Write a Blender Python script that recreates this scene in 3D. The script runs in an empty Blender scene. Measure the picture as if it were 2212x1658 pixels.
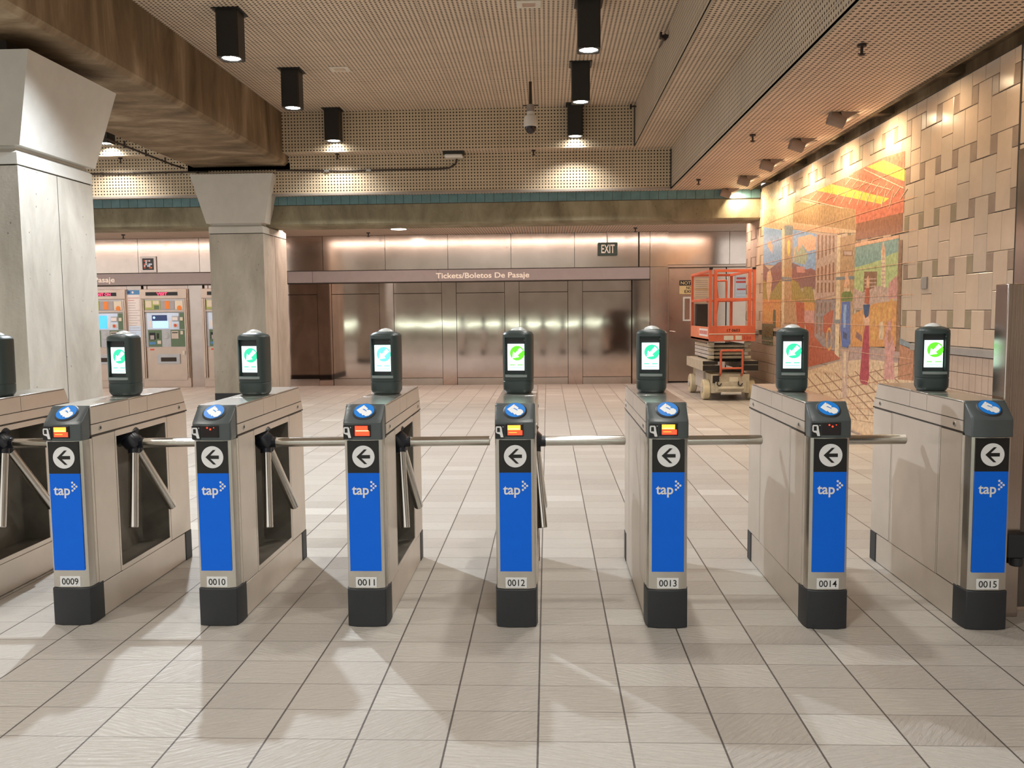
import bpy, bmesh, math, random
from mathutils import Vector, Matrix
random.seed(7)
S = bpy.context.scene
COL = S.collection
PI = math.pi

# ------------------------------------------------------------------ camera
cam_data = bpy.data.cameras.new('camera')
cam = bpy.data.objects.new('camera', cam_data)
COL.objects.link(cam)
def cam_axes(p, y, r):
    cp, sp, cy, sy, cr, sr = math.cos(p), math.sin(p), math.cos(y), math.sin(y), math.cos(r), math.sin(r)
    f = Vector((-sy*cp, cy*cp, -sp)); rt = Vector((cy, sy, 0)); dn = f.cross(rt)
    return cr*rt + sr*dn, -sr*rt + cr*dn, f
_r, _d, _f = cam_axes(.0832, .0424, .0103)
_m = Matrix((_r, -_d, -_f)).transposed().to_4x4()
_m.translation = (.0411, -3.7827, 1.4218)
cam.matrix_world = _m
cam_data.sensor_fit = 'HORIZONTAL'
cam_data.sensor_width = 36
cam_data.lens = 36*1833.73/2212
cam_data.clip_start = .05
S.camera = cam

# ------------------------------------------------------------------ world, exposure
W = bpy.data.worlds.new('world'); S.world = W
W.use_nodes = True
bg = W.node_tree.nodes['Background']
bg.inputs[0].default_value = (1.0, .955, .90, 1)
bg.inputs[1].default_value = .75
S.view_settings.view_transform = 'Standard'
S.view_settings.look = 'None'
S.view_settings.exposure = 0.66
S.view_settings.gamma = 1
S.view_settings.use_curve_mapping = False

# ------------------------------------------------------------------ light positions (real lamps of the place)
DOWN_Y = [-3.3, -1.1, 1.1, 3.45, 5.565, 7.8, 10.03]     # rows of downlights in the coffer
DOWN_X = [-7.1, -3.37, .5]
DOWN_POWER = 88
WALL_SPOT_Y = [1.2, 2.5, 3.85, 5.19, 6.5, 7.86, 9.2, 10.5]
WALL_POWER = 60

def area_lamp(name, loc, sx, sy, power, color, rot=(0, 0, 0)):
    d = bpy.data.lights.new(name, 'AREA'); d.shape = 'RECTANGLE'; d.size = sx; d.size_y = sy
    d.energy = power; d.color = color
    o = bpy.data.objects.new(name, d); COL.objects.link(o); o.location = loc; o.rotation_euler = rot
    return o
def spot_lamp(name, loc, target, power, color, angle, blend, radius):
    d = bpy.data.lights.new(name, 'SPOT'); d.energy = power; d.color = color
    d.spot_size = angle; d.spot_blend = blend; d.shadow_soft_size = radius
    o = bpy.data.objects.new(name, d); COL.objects.link(o); o.location = loc
    o.rotation_euler = (Vector(target) - Vector(loc)).to_track_quat('-Z', 'Y').to_euler()
    return o
# one newer, cooler and stronger lamp stands out among the warm ones
spot_lamp('downlight_lamp', (-3.05, 3.6, 4.19), (-2.6, 2.6, 0), 520, (.84, .92, 1), math.radians(150), .45, .045)
for x in DOWN_X:
    for y in DOWN_Y:
        if (x, y) == (-3.37, 3.45): continue
        spot_lamp('downlight_lamp', (x, y, 4.19), (x, y, 0), DOWN_POWER, (1, .965, .90), math.radians(128), .7, .09)
for y in WALL_SPOT_Y:
    k = 1.0 if y > 4.5 else .25
    spot_lamp('wall_spot_lamp', (3.12, y, 3.36), (3.58, y + .03, 2.35), WALL_POWER*k, (1, .76, .48), math.radians(150), .9, .04)
# fluorescent cove tucked behind the edge beam, washing the steel wall
area_lamp('cove_lamp', (-4.2, 11.42, 2.97), 15.5, .1, 115, (1, .72, .60), (0, 0, 0))

# ------------------------------------------------------------------ materials
MATS = {}
def nodes_of(name):
    m = bpy.data.materials.new(name); m.use_nodes = True
    nt = m.node_tree; b = nt.nodes['Principled BSDF']
    return m, nt, b
def coords(nt, scale=(1, 1, 1)):
    t = nt.nodes.new('ShaderNodeTexCoord'); mp = nt.nodes.new('ShaderNodeMapping')
    mp.inputs['Scale'].default_value = scale
    nt.links.new(t.outputs['Object'], mp.inputs['Vector'])
    return mp.outputs['Vector']
def math_n(nt, op, a, b=None, c=None, clamp=False):
    n = nt.nodes.new('ShaderNodeMath'); n.operation = op; n.use_clamp = clamp
    for i, v in enumerate((a, b, c)):
        if v is None: continue
        if isinstance(v, (int, float)): n.inputs[i].default_value = v
        else: nt.links.new(v, n.inputs[i])
    return n.outputs[0]
def mix_n(nt, fac, a, b):
    n = nt.nodes.new('ShaderNodeMix'); n.data_type = 'RGBA'
    for sock, v in ((n.inputs[0], fac), (n.inputs[6], a), (n.inputs[7], b)):
        if isinstance(v, (int, float)): sock.default_value = v
        elif isinstance(v, tuple): sock.default_value = (*v, 1) if len(v) == 3 else v
        else: nt.links.new(v, sock)
    return n.outputs[2]
def noise_n(nt, vec, scale, detail=4, rough=.6, dist=0):
    n = nt.nodes.new('ShaderNodeTexNoise'); n.inputs['Scale'].default_value = scale
    n.inputs['Detail'].default_value = detail; n.inputs['Roughness'].default_value = rough
    n.inputs['Distortion'].default_value = dist
    nt.links.new(vec, n.inputs['Vector'])
    return n.outputs['Fac']
def ramp_n(nt, fac, stops):
    n = nt.nodes.new('ShaderNodeValToRGB'); e = n.color_ramp.elements
    while len(e) < len(stops): e.new(.5)
    for k, (p, c) in enumerate(stops):
        e[k].position = p; e[k].color = (*c, 1) if len(c) == 3 else c
    nt.links.new(fac, n.inputs[0]); return n.outputs[0]
def bump_n(nt, b, height, strength, distance=.01):
    n = nt.nodes.new('ShaderNodeBump'); n.inputs['Strength'].default_value = strength
    n.inputs['Distance'].default_value = distance
    nt.links.new(height, n.inputs['Height']); nt.links.new(n.outputs[0], b.inputs['Normal'])
def mat(name, col, rough=.5, metal=0., var=.08, vscale=6, stretch=(1, 1, 1), bump=0, bscale=60, bstretch=None, bdist=.002, emit=0, spec=.5, coat=0, alpha=1, trans=0):
    if name in MATS: return MATS[name]
    m, nt, b = nodes_of(name)
    v = coords(nt, stretch)
    f = noise_n(nt, v, vscale)
    lo = tuple(max(0, c*(1 - var)) for c in col); hi = tuple(min(1, c*(1 + var)) for c in col)
    nt.links.new(ramp_n(nt, f, [(.3, lo), (.7, hi)]), b.inputs['Base Color'])
    b.inputs['Roughness'].default_value = rough
    b.inputs['Metallic'].default_value = metal
    b.inputs['Specular IOR Level'].default_value = spec
    b.inputs['Coat Weight'].default_value = coat
    b.inputs['Transmission Weight'].default_value = trans
    if emit:
        b.inputs['Emission Color'].default_value = (*col, 1); b.inputs['Emission Strength'].default_value = emit
    if bump:
        bump_n(nt, b, noise_n(nt, coords(nt, bstretch or (1, 1, 1)), bscale, 5), bump, bdist)
    MATS[name] = m
    return m

def make_perf(name, axes, col, hole=(.022, .014, .008), pitch=.0508, rad=.0122, seams=(12, 12), off=(0., 0.)):
    """perforated sheet: a grid of round holes with thin panel joints; axes = the two object axes of the sheet"""
    m, nt, b = nodes_of(name)
    t = nt.nodes.new('ShaderNodeTexCoord'); sp = nt.nodes.new('ShaderNodeSeparateXYZ')
    nt.links.new(t.outputs['Object'], sp.inputs[0])
    d2 = None; seam = None
    for ax, o_, sm in zip(axes, off, seams):
        c = math_n(nt, 'ADD', sp.outputs['XYZ'.index(ax)], 50*pitch + o_)
        fr = math_n(nt, 'SUBTRACT', math_n(nt, 'FRACT', math_n(nt, 'DIVIDE', c, pitch)), .5)
        q = math_n(nt, 'MULTIPLY', fr, pitch); q = math_n(nt, 'MULTIPLY', q, q)
        d2 = q if d2 is None else math_n(nt, 'ADD', d2, q)
        if sm:
            P = pitch*sm
            g = math_n(nt, 'ABSOLUTE', math_n(nt, 'SUBTRACT', math_n(nt, 'FRACT', math_n(nt, 'DIVIDE', c, P)), .5))
            g = math_n(nt, 'GREATER_THAN', g, .5 - .0022/P)
            seam = g if seam is None else math_n(nt, 'MAXIMUM', seam, g)
    h = math_n(nt, 'LESS_THAN', math_n(nt, 'SQRT', d2), rad)
    base = ramp_n(nt, noise_n(nt, coords(nt), 1.4), [(.3, tuple(c*.93 for c in col)), (.7, tuple(min(1, c*1.06) for c in col))])
    if seam is not None: base = mix_n(nt, seam, base, tuple(c*.35 for c in col))
    nt.links.new(mix_n(nt, h, base, hole), b.inputs['Base Color'])
    b.inputs['Roughness'].default_value = .55
    b.inputs['Specular IOR Level'].default_value = .3
    MATS[name] = m
    return m

def make_floor():
    TW, TD = .305, .2126
    m, nt, b = nodes_of('floor_tile')
    t = nt.nodes.new('ShaderNodeTexCoord'); sp = nt.nodes.new('ShaderNodeSeparateXYZ')
    nt.links.new(t.outputs['Object'], sp.inputs[0])
    ux = math_n(nt, 'DIVIDE', math_n(nt, 'ADD', sp.outputs[0], 100*TW), TW)
    uy = math_n(nt, 'DIVIDE', math_n(nt, 'ADD', sp.outputs[1], 100*TD), TD)
    ex = math_n(nt, 'ABSOLUTE', math_n(nt, 'SUBTRACT', math_n(nt, 'FRACT', ux), .5))
    ey = math_n(nt, 'ABSOLUTE', math_n(nt, 'SUBTRACT', math_n(nt, 'FRACT', uy), .5))
    gx = math_n(nt, 'GREATER_THAN', ex, .5 - .0034/TW)
    gy = math_n(nt, 'GREATER_THAN', ey, .5 - .0017/TD)
    cb = nt.nodes.new('ShaderNodeCombineXYZ')
    nt.links.new(math_n(nt, 'FLOOR', ux), cb.inputs[0]); nt.links.new(math_n(nt, 'FLOOR', uy), cb.inputs[1])
    wn = nt.nodes.new('ShaderNodeTexWhiteNoise'); wn.noise_dimensions = '2D'
    nt.links.new(cb.outputs[0], wn.inputs['Vector'])
    tone = ramp_n(nt, wn.outputs['Value'], [(0, (.45, .42, .375)), (.25, (.49, .46, .415)), (.6, (.52, .49, .44)), (.88, (.54, .515, .465)), (.97, (.56, .535, .485)), (1, (.66, .64, .59))])
    big = noise_n(nt, coords(nt, (1, 1, 1)), .7, 3)
    tone = mix_n(nt, math_n(nt, 'MULTIPLY', big, .24), tone, (.36, .31, .27))
    fine = noise_n(nt, coords(nt, (1, 1, 1)), 55, 5, .7)
    tone = mix_n(nt, math_n(nt, 'MULTIPLY', fine, .4), tone, (.36, .33, .30))
    col = mix_n(nt, math_n(nt, 'MULTIPLY', gy, .75), tone, (.12, .1, .085))
    col = mix_n(nt, gx, col, (.10, .085, .075))
    nt.links.new(col, b.inputs['Base Color'])
    # slaty grain, turned differently from tile to tile
    rot = nt.nodes.new('ShaderNodeVectorRotate'); rot.rotation_type = 'Z_AXIS'
    nt.links.new(t.outputs['Object'], rot.inputs['Vector'])
    nt.links.new(math_n(nt, 'MULTIPLY_ADD', wn.outputs['Value'], 1.4, -.9), rot.inputs['Angle'])
    mp = nt.nodes.new('ShaderNodeMapping'); mp.inputs['Scale'].default_value = (9, 46, 1)
    nt.links.new(rot.outputs[0], mp.inputs['Vector'])
    gr = noise_n(nt, mp.outputs[0], 1.6, 6, .62, .5)
    h = math_n(nt, 'SUBTRACT', gr, math_n(nt, 'MULTIPLY', math_n(nt, 'MAXIMUM', gx, gy), .9))
    bump_n(nt, b, h, .8, .011)
    nt.links.new(math_n(nt, 'MULTIPLY_ADD', gr, .22, .27), b.inputs['Roughness'])
    b.inputs['Specular IOR Level'].default_value = .5
    MATS['floor_tile'] = m
    return m

def make_concrete(name, c0, c1, c2, scale=1.5, stretch=(1, 1, 1), rough=.8, bump=.3, pits=True):
    m, nt, b = nodes_of(name)
    v = coords(nt, stretch)
    f = noise_n(nt, v, scale, 7, .62, .4)
    col = ramp_n(nt, f, [(.28, c0), (.5, c1), (.72, c2)])
    if pits:
        vo = nt.nodes.new('ShaderNodeTexVoronoi'); vo.inputs['Scale'].default_value = 13
        nt.links.new(coords(nt, (1, 1, .8)), vo.inputs['Vector'])
        pit = math_n(nt, 'LESS_THAN', vo.outputs['Distance'], .09)
        pit = math_n(nt, 'MULTIPLY', pit, math_n(nt, 'GREATER_THAN', noise_n(nt, coords(nt), 3), .52))
        col = mix_n(nt, math_n(nt, 'MULTIPLY', pit, .7), col, tuple(c*.3 for c in c0))
    nt.links.new(col, b.inputs['Base Color']); b.inputs['Roughness'].default_value = rough
    b.inputs['Specular IOR Level'].default_value = .25
    bump_n(nt, b, noise_n(nt, coords(nt), 22, 8, .7), bump, .006)
    MATS[name] = m
    return m

def make_steel(name, col, rough, wave=0, brush=(1, 1, 60), bs=3, wscale=.9, metal=1, fine=.02, amp=.12):
    m, nt, b = nodes_of(name)
    g = noise_n(nt, coords(nt, brush), bs, 3, .6)
    c = ramp_n(nt, noise_n(nt, coords(nt, (1, 1, 1)), 2.2, 4), [(.3, tuple(x*.9 for x in col)), (.7, tuple(min(1, x*1.07) for x in col))])
    nt.links.new(c, b.inputs['Base Color'])
    b.inputs['Metallic'].default_value = metal
    nt.links.new(math_n(nt, 'MULTIPLY_ADD', g, amp, rough - amp/2), b.inputs['Roughness'])
    h = math_n(nt, 'MULTIPLY', g, fine)
    if wave: h = math_n(nt, 'ADD', h, math_n(nt, 'MULTIPLY', noise_n(nt, coords(nt, (1, 1, .8)), wscale, 2), wave))
    bump_n(nt, b, h, .5, .05 if wave else .01)
    MATS[name] = m
    return m

CEIL = (.62, .505, .385)
make_floor()
make_perf('perf_flat', 'XY', CEIL, rad=.0136)
make_perf('perf_low', 'XY', (.64, .50, .39), rad=.0136, seams=(24, 12))
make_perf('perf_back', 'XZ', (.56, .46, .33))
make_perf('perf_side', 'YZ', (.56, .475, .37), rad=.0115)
make_concrete('beam_concrete', (.09, .06, .033), (.21, .15, .09), (.42, .33, .23), 1.3, (.8, 1.7, .42), .75, .35, False)
make_concrete('edge_concrete', (.15, .13, .085), (.26, .235, .16), (.38, .35, .25), 1.6, (1.5, 1, .7), .8, .4)
make_concrete('column_concrete', (.30, .275, .23), (.42, .39, .335), (.54, .51, .45), 1.6, (1.3, 1.3, .5), .8, .3)
make_steel('gate_steel', (.70, .635, .565), .36, brush=(1, 60, 1), metal=.6, fine=.004)
make_steel('gate_steel_front', (.60, .58, .54), .24, brush=(90, 1, 1), bs=5, metal=.9, fine=.001)
make_steel('bar_steel', (.62, .60, .56), .16, brush=(4, 4, 4))
make_steel('wall_steel', (.50, .395, .35), .065, wave=.10, brush=(1, 1, 1), fine=.0, amp=.05)
make_steel('wall_steel_upper', (.62, .53, .47), .17, wave=.07, brush=(60, 1, 1), fine=.004)
make_steel('pilaster_steel', (.50, .43, .39), .2, wave=.2, brush=(60, 1, 1))
make_steel('door_steel', (.50, .40, .33), .30, wave=.3, brush=(1, 1, 1))
make_steel('machine_steel', (.60, .50, .43), .42, brush=(1, 1, 1))
mat('dark_gap', (.035, .028, .022), .8)
mat('seam', (.06, .05, .04), .7)
mat('plinth_black', (.022, .025, .030), .5, bump=.1)
mat('paint_white', (.55, .535, .49), .5, var=.04, bump=.05, bscale=30)
mat('teal_tile', (.12, .235, .26), .3, var=.2, vscale=5)
mat('grout_dark', (.07, .06, .05), .9)
mat('plastic_green', (.035, .052, .052), .38, var=.05, bump=.04, bscale=300)
mat('head_plastic', (.075, .09, .095), .33, var=.05, bump=.04, bscale=300)
mat('hub_black', (.012, .014, .022), .3)
mat('sign_black', (.008, .008, .009), .35)
mat('sign_white', (.80, .82, .84), .45, var=.02)
mat('tap_blue', (.0, .145, .84), .45, var=.03, spec=.25)
mat('reader_blue', (.01, .22, .75), .3, var=.04)
mat('gap_interior', (.17, .155, .13), .4, var=.2, metal=.3)
mat('glass_dark', (.012, .006, .008), .1)
mat('red_glow', (1, .03, .01), .4, emit=2.6)
mat('orange_glow', (1, .22, .02), .4, emit=3.2)
mat('yellow_glow', (1, .6, .15), .4, emit=3.5)
mat('screen_white', (.72, 1, .93), .4, emit=1.25, var=.01)
mat('screen_green', (.03, .72, .30), .4, emit=.75, var=.01)
mat('screen_lime', (.10, .80, .02), .4, emit=.85, var=.01)
mat('screen_mint', (.15, .9, .6), .4, emit=.7, var=.01)
mat('dome_glass', (.62, .66, .66), .25, var=.1, coat=.5)
mat('black_metal', (.012, .011, .010), .45)
mat('lamp_glow', (1, .97, .9), .5, emit=22, var=.01)
mat('cove_glow', (1, .84, .76), .5, emit=10, var=.01)
mat('spot_glow', (1, .82, .55), .5, emit=30, var=.01)
mat('lip_grey', (.24, .28, .28), .25)
mat('case_glow', (.75, 1, .85), .5, emit=5)
mat('trim_edge', (.42, .35, .27), .5)
mat('lamp_ring', (.5, .5, .48), .3, metal=.8)
mat('spot_metal', (.23, .18, .15), .5, var=.1)
mat('dark_iron', (.02, .012, .012), .5)
mat('band_grey', (.27, .235, .235), .45, var=.05)
mat('letter_cream', (.85, .80, .72), .5, var=.02)
mat('exit_green', (.02, .045, .035), .4)
mat('camera_white', (.7, .68, .64), .4)
mat('ledge_grey', (.30, .265, .24), .5)
mat('tile_light', (.53, .395, .29), .2, var=.07, vscale=3)
mat('tile_light_warm', (.55, .41, .30), .2, var=.07, vscale=3)
mat('tile_light_pale', (.50, .385, .29), .2, var=.07, vscale=3)
mat('tile_dark', (.29, .205, .15), .35, var=.12, vscale=8)
mat('tile_dark_olive', (.28, .22, .14), .35, var=.12, vscale=8)
mat('tile_dado', (.42, .31, .24), .35, var=.08)
mat('orange_paint', (.60, .13, .065), .45, var=.12)
mat('orange_worn', (.70, .24, .13), .5, var=.15)
mat('lift_cream', (.50, .46, .36), .5, var=.15, vscale=12)
mat('lift_grey', (.52, .50, .47), .5, var=.15, vscale=12)
mat('wheel_cream', (.62, .55, .38), .6, var=.1)
mat('rubber_black', (.015, .014, .013), .6)
mat('paper', (.66, .62, .50), .6, var=.06)
mat('paper_white', (.75, .74, .74), .6, var=.02)
mat('print_grey', (.36, .35, .36), .6)
mat('print_red', (.45, .06, .05), .6)
mat('notice_yellow', (.62, .47, .22), .5)
mat('poster_blue', (.08, .25, .5), .5)
mat('machine_green', (.10, .17, .10), .4)
mat('machine_lime', (.35, .42, .12), .4)
mat('machine_grey', (.42, .47, .52), .4)
mat('machine_light', (.50, .62, .78), .4, emit=.12)
mat('screen_blue', (.05, .32, .95), .4, emit=1.0)
mat('screen_pale', (.35, .6, .98), .4, emit=.6)
mat('screen_navy', (.02, .04, .12), .4, emit=.3)
mat('led_red', (1, .03, .08), .4, emit=3)
mat('sticker_orange', (.75, .24, .05), .5)
mat('sticker_red', (.6, .1, .06), .5)
mat('sticker_pale', (.62, .58, .50), .5)
mat('post_steel', (.14, .12, .11), .4, metal=.6)
mat('conduit', (.05, .038, .03), .5, metal=.4)

# ------------------------------------------------------------------ mesh helpers
class MB:
    def __init__(s): s.v = []; s.f = []; s.m = []; s.mats = []
    def mi(s, m):
        if m not in s.mats: s.mats.append(m)
        return s.mats.index(m)
    def add(s, vs, fs, m):
        o = len(s.v); s.v += [tuple(v) for v in vs]; k = s.mi(m)
        for f in fs: s.f.append([o + i for i in f]); s.m.append(k)
        return s
    def box(s, x0, x1, y0, y1, z0, z1, m):
        vs = [(x, y, z) for z in (z0, z1) for y in (y0, y1) for x in (x0, x1)]
        return s.add(vs, [(0, 2, 3, 1), (4, 5, 7, 6), (0, 1, 5, 4), (2, 6, 7, 3), (0, 4, 6, 2), (1, 3, 7, 5)], m)
    def prism(s, pts, axis, a, b, m):
        """2-D outline pts extruded from a to b along axis; pts are the two remaining coordinates in xyz order"""
        i = 'xyz'.index(axis)
        def P(p, q):
            l = list(p); l.insert(i, q); return l
        n = len(pts)
        vs = [P(p, a) for p in pts] + [P(p, b) for p in pts]
        return s.add(vs, [list(range(n))[::-1], list(range(n, 2*n))] + [(k, (k + 1) % n, (k + 1) % n + n, k + n) for k in range(n)], m)
    def loft(s, rings, m, cap=True):
        n = len(rings[0]); o = [p for r in rings for p in r]; fs = []
        for j in range(len(rings) - 1):
            for k in range(n): fs.append((j*n + k, j*n + (k + 1) % n, (j + 1)*n + (k + 1) % n, (j + 1)*n + k))
        if cap: fs.append(list(range(n))[::-1]); fs.append([(len(rings) - 1)*n + k for k in range(n)])
        return s.add(o, fs, m)
    def cyl(s, p0, p1, r, m, n=20, r1=None, prof=None):
        p0 = Vector(p0); p1 = Vector(p1); d = p1 - p0; L = d.length; d.normalize()
        u = d.orthogonal().normalized(); w = d.cross(u)
        prof = prof or [(0, r), (1, r if r1 is None else r1)]
        rings = [[p0 + d*(L*t) + (u*math.cos(2*PI*k/n) + w*math.sin(2*PI*k/n))*q for k in range(n)] for t, q in prof]
        return s.loft(rings, m)
    def tube(s, pts, r, m, n=8):
        for a, b in zip(pts, pts[1:]): s.cyl(a, b, r, m, n)
        return s
    def build(s, name, parent=None, loc=None, bevel=0, smooth=True, seg=2):
        me = bpy.data.meshes.new(name); me.from_pydata(s.v, [], s.f)
        for m in s.mats: me.materials.append(MATS[m])
        me.polygons.foreach_set('material_index', s.m)
        bm = bmesh.new(); bm.from_mesh(me); bmesh.ops.recalc_face_normals(bm, faces=bm.faces); bm.to_mesh(me); bm.free()
        if smooth:
            me.polygons.foreach_set('use_smooth', [True]*len(me.polygons)); me.set_sharp_from_angle(angle=math.radians(32))
        me.update()
        o = bpy.data.objects.new(name, me); COL.objects.link(o)
        if parent: o.parent = parent
        if loc: o.location = loc
        if bevel:
            b = o.modifiers.new('bevel', 'BEVEL'); b.width = bevel; b.segments = seg; b.limit_method = 'ANGLE'; b.angle_limit = math.radians(40)
        return o
def box_obj(name, x0, x1, y0, y1, z0, z1, m, parent=None, bevel=0):
    return MB().box(x0, x1, y0, y1, z0, z1, m).build(name, parent, bevel=bevel)
def thing(name, label, cat, loc=(0, 0, 0), group=None):
    o = bpy.data.objects.new(name, None); COL.objects.link(o); o.location = loc
    o.empty_display_size = .1
    return tag(o, label, cat, group)
def tag(o, label, cat, group=None):
    o['label'] = label; o['category'] = cat
    if group: o['group'] = group
    return o
def struct(o): o['kind'] = 'structure'; return o
def copy_tree(o, loc=None, label=None):
    def cp(q, par):
        c = q.copy(); COL.objects.link(c); c.parent = par
        for ch in kids.get(q.name, []): cp(ch, c)
        return c
    kids = {}
    for q in list(COL.objects):
        if q.parent: kids.setdefault(q.parent.name, []).append(q)
    c = cp(o, None)
    if loc is not None: c.location = loc
    if label: c['label'] = label
    return c
_glyphs = {}
def text_geo(txt):
    if txt in _glyphs: return _glyphs[txt]
    cu = bpy.data.curves.new('t', 'FONT'); cu.body = txt; cu.resolution_u = 4; cu.offset = .007 if txt.isdigit() else .018
    ob = bpy.data.objects.new('t', cu); COL.objects.link(ob)
    me = bpy.data.meshes.new_from_object(ob.evaluated_get(bpy.context.evaluated_depsgraph_get()))
    vs = [v.co.copy() for v in me.vertices]; fs = [tuple(p.vertices) for p in me.polygons]
    bpy.data.objects.remove(ob); bpy.data.curves.remove(cu); bpy.data.meshes.remove(me)
    x0 = min(v.x for v in vs); x1 = max(v.x for v in vs); y0 = min(v.y for v in vs); y1 = max(v.y for v in vs)
    _glyphs[txt] = ([((v.x - x0)/(x1 - x0), (v.y - y0)/(y1 - y0)) for v in vs], fs)
    return _glyphs[txt]
def lettering(mb, txt, x0, x1, z0, z1, y, m):
    """flat letters facing -y, filling the given box"""
    vs, fs = text_geo(txt)
    mb.add([(x0 + a*(x1 - x0), y, z0 + b*(z1 - z0)) for a, b in vs], fs, m)
    return mb
def disc(mb, cx, cz, r, y, m, n=32, dy=.001):
    mb.prism([(cx + r*math.cos(2*PI*k/n), cz + r*math.sin(2*PI*k/n)) for k in range(n)], 'y', y, y + dy, m)
    return mb

# ------------------------------------------------------------------ the setting
XL, XR, YN = -13.0, 5.2, -6.0
struct(box_obj('floor', XL, XR, YN, 13.6, -.1, 0, 'floor_tile'))
def sheet(name, pts, m, m2=None):
    """thin panel: list of boxes"""
    mb = MB()
    for p in pts: mb.box(*p, m)
    return struct(mb.build(name, smooth=False))
Z0, Z1, Z2 = 4.70, 4.06, 3.42
sheet('ceiling', [(-4.25, 1.46, YN, 10.14, Z0, Z0 + .04), (XL, -5.9, YN, 10.14, Z0, Z0 + .04)], 'perf_flat')
sheet('ceiling', [(1.46, 2.08, YN, 10.14, Z1, Z1 + .03), (XL, 2.08, 10.16, 10.42, Z1, Z1 + .03)], 'perf_flat')
sheet('ceiling', [(2.08, 3.40, YN, 10.62, Z2, Z2 + .03), (XL, 2.08, 10.44, 10.62, Z2, Z2 + .03)], 'perf_low')
sheet('ceiling', [(-4.25, 1.46, 10.14, 10.16, Z1, Z0), (XL, -5.9, 10.14, 10.16, Z1, Z0), (XL, 2.08, 10.42, 10.44, Z2, Z1)], 'perf_back')
sheet('ceiling', [(1.46, 1.48, YN, 10.14, Z1, Z0), (2.08, 2.10, YN, 10.42, Z2, Z1)], 'perf_side')
sheet('ceiling', [(XL, 2.25, 11.32, 13.3, 2.985, 3.03), (2.25, XR, 11.32, 13.6, 2.985, 3.03)], 'perf_low')
# slim edge trims of the coffers
mb = MB()
mb.box(1.455, 1.475, YN, 10.14, Z1 - .012, Z1, 'trim_edge').box(2.075, 2.09, YN, 10.42, Z2 - .012, Z2, 'trim_edge')
mb.box(XL, 2.08, 10.40, 10.42, Z2 - .012, Z2 + .02, 'ledge_grey').box(3.385, 3.40, YN, 10.6, Z2 - .02, Z2 + .03, 'beam_concrete')
mb.box(1.44, 1.46, 10.12, 10.14, Z1, Z0, 'seam').box(2.06, 2.08, 10.40, 10.42, Z2, Z1, 'seam')
struct(mb.build('trim_1', smooth=False))
# big beam along the columns
mb = MB()
mb.prism([(-5.9, 3.95), (-5.85, 3.9), (-4.30, 3.9), (-4.25, 3.95), (-4.25, 4.9), (-5.9, 4.9)], 'y', YN, 10.42, 'beam_concrete')
struct(mb.build('trim_2', smooth=False))
mb = MB()
mb.box(-5.95, -4.22, 10.42, 10.62, 3.84, 3.95, 'beam_concrete')
struct(mb.build('trim_3', smooth=False))
# edge beam of the ticket hall and its teal tile course
mb = MB()
mb.prism([(10.62, 2.96), (10.66, 2.93), (11.28, 2.93), (11.32, 2.97), (11.32, 3.6), (10.62, 3.6)], 'x', XL, 3.58, 'edge_concrete')
struct(mb.build('trim_4', smooth=False))
mb = MB()
x = XL
while x < 3.56:
    mb.box(x + .003, x + .149, 10.598, 10.62, 3.278, 3.418, 'teal_tile'); x += .152
mb.box(XL, 3.58, 10.605, 10.621, 3.27, 3.42, 'grout_dark')
struct(mb.build('trim_5', smooth=False))
mb = MB()   # concrete above the right wall, seen through the slot next to the soffit
mb.box(3.36, 4.1, YN, 10.62, 3.52, 3.7, 'beam_concrete')
for k in range(8): mb.box(3.40, 3.80, -.6 + k*1.5, -.45 + k*1.5, 3.45, 3.52, 'beam_concrete')
mb.box(3.66, 3.80, YN, 11.6, 3.385, 3.52, 'beam_concrete')
struct(mb.build('trim_6', smooth=False))

# ---- right wall with its staggered tiles
TWD, TH, TP = .2135, .305, .4615
mb = MB()
mb.box(3.585, 3.78, YN, 11.6, 0, 3.385, 'grout_dark')
YA, YB, ZA, ZB = -3.0, 11.6, 1.095, 3.375
def tile(y0, y1, z0, z1, m):
    y0 = max(y0, YA); y1 = min(y1, YB); z0 = max(z0, ZA); z1 = min(z1, ZB)
    if y1 - y0 < .02 or z1 - z0 < .02: return
    g = .0022; c = .004
    y0 += g; y1 -= g; z0 += g; z1 -= g
    a = [(3.585, y0, z0), (3.585, y1, z0), (3.585, y1, z1), (3.585, y0, z1)]
    b = [(3.579, y0, z0), (3.579, y1, z0), (3.579, y1, z1), (3.579, y0, z1)]
    f = [(3.576, y0 + c, z0 + c), (3.576, y1 - c, z0 + c), (3.576, y1 - c, z1 - c), (3.576, y0 + c, z1 - c)]
    mb.loft([a, b, f], m)
L3 = ['tile_light', 'tile_light_warm', 'tile_light_pale']; D2 = ['tile_dark', 'tile_dark_olive', 'tile_dark']
for r in range(-2, 6):
    zb = 1.407 + r*TP
    for c in range(-11, 16):
        y = 3.166 + c*3*TWD + (1.5*TWD if r % 2 else 0)
        tile(y, y + TWD, zb, zb + TH, random.choice(L3)); tile(y + TWD, y + 2*TWD, zb, zb + TH, random.choice(L3))
        tile(y + 2*TWD, y + 3*TWD, zb - TH/2, zb + TH/2, random.choice(L3))
        tile(y + 2*TWD, y + 3*TWD, zb + TH/2, zb + 1.5*TH + .004, random.choice(L3))
        tile(y, y + TWD/2, zb + TH, zb + TP, random.choice(D2)); tile(y + 1.5*TWD, y + 2*TWD, zb + TH, zb + TP, random.choice(D2))
YA, ZA, ZB = -3.0, 0, 1.02
for k in range(-56, 85):
    for j in range(7): tile(2.86 + k*.1035, 2.86 + (k + 1)*.1035, j*.149 - .02, (j + 1)*.149 - .02, 'tile_dado')
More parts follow.
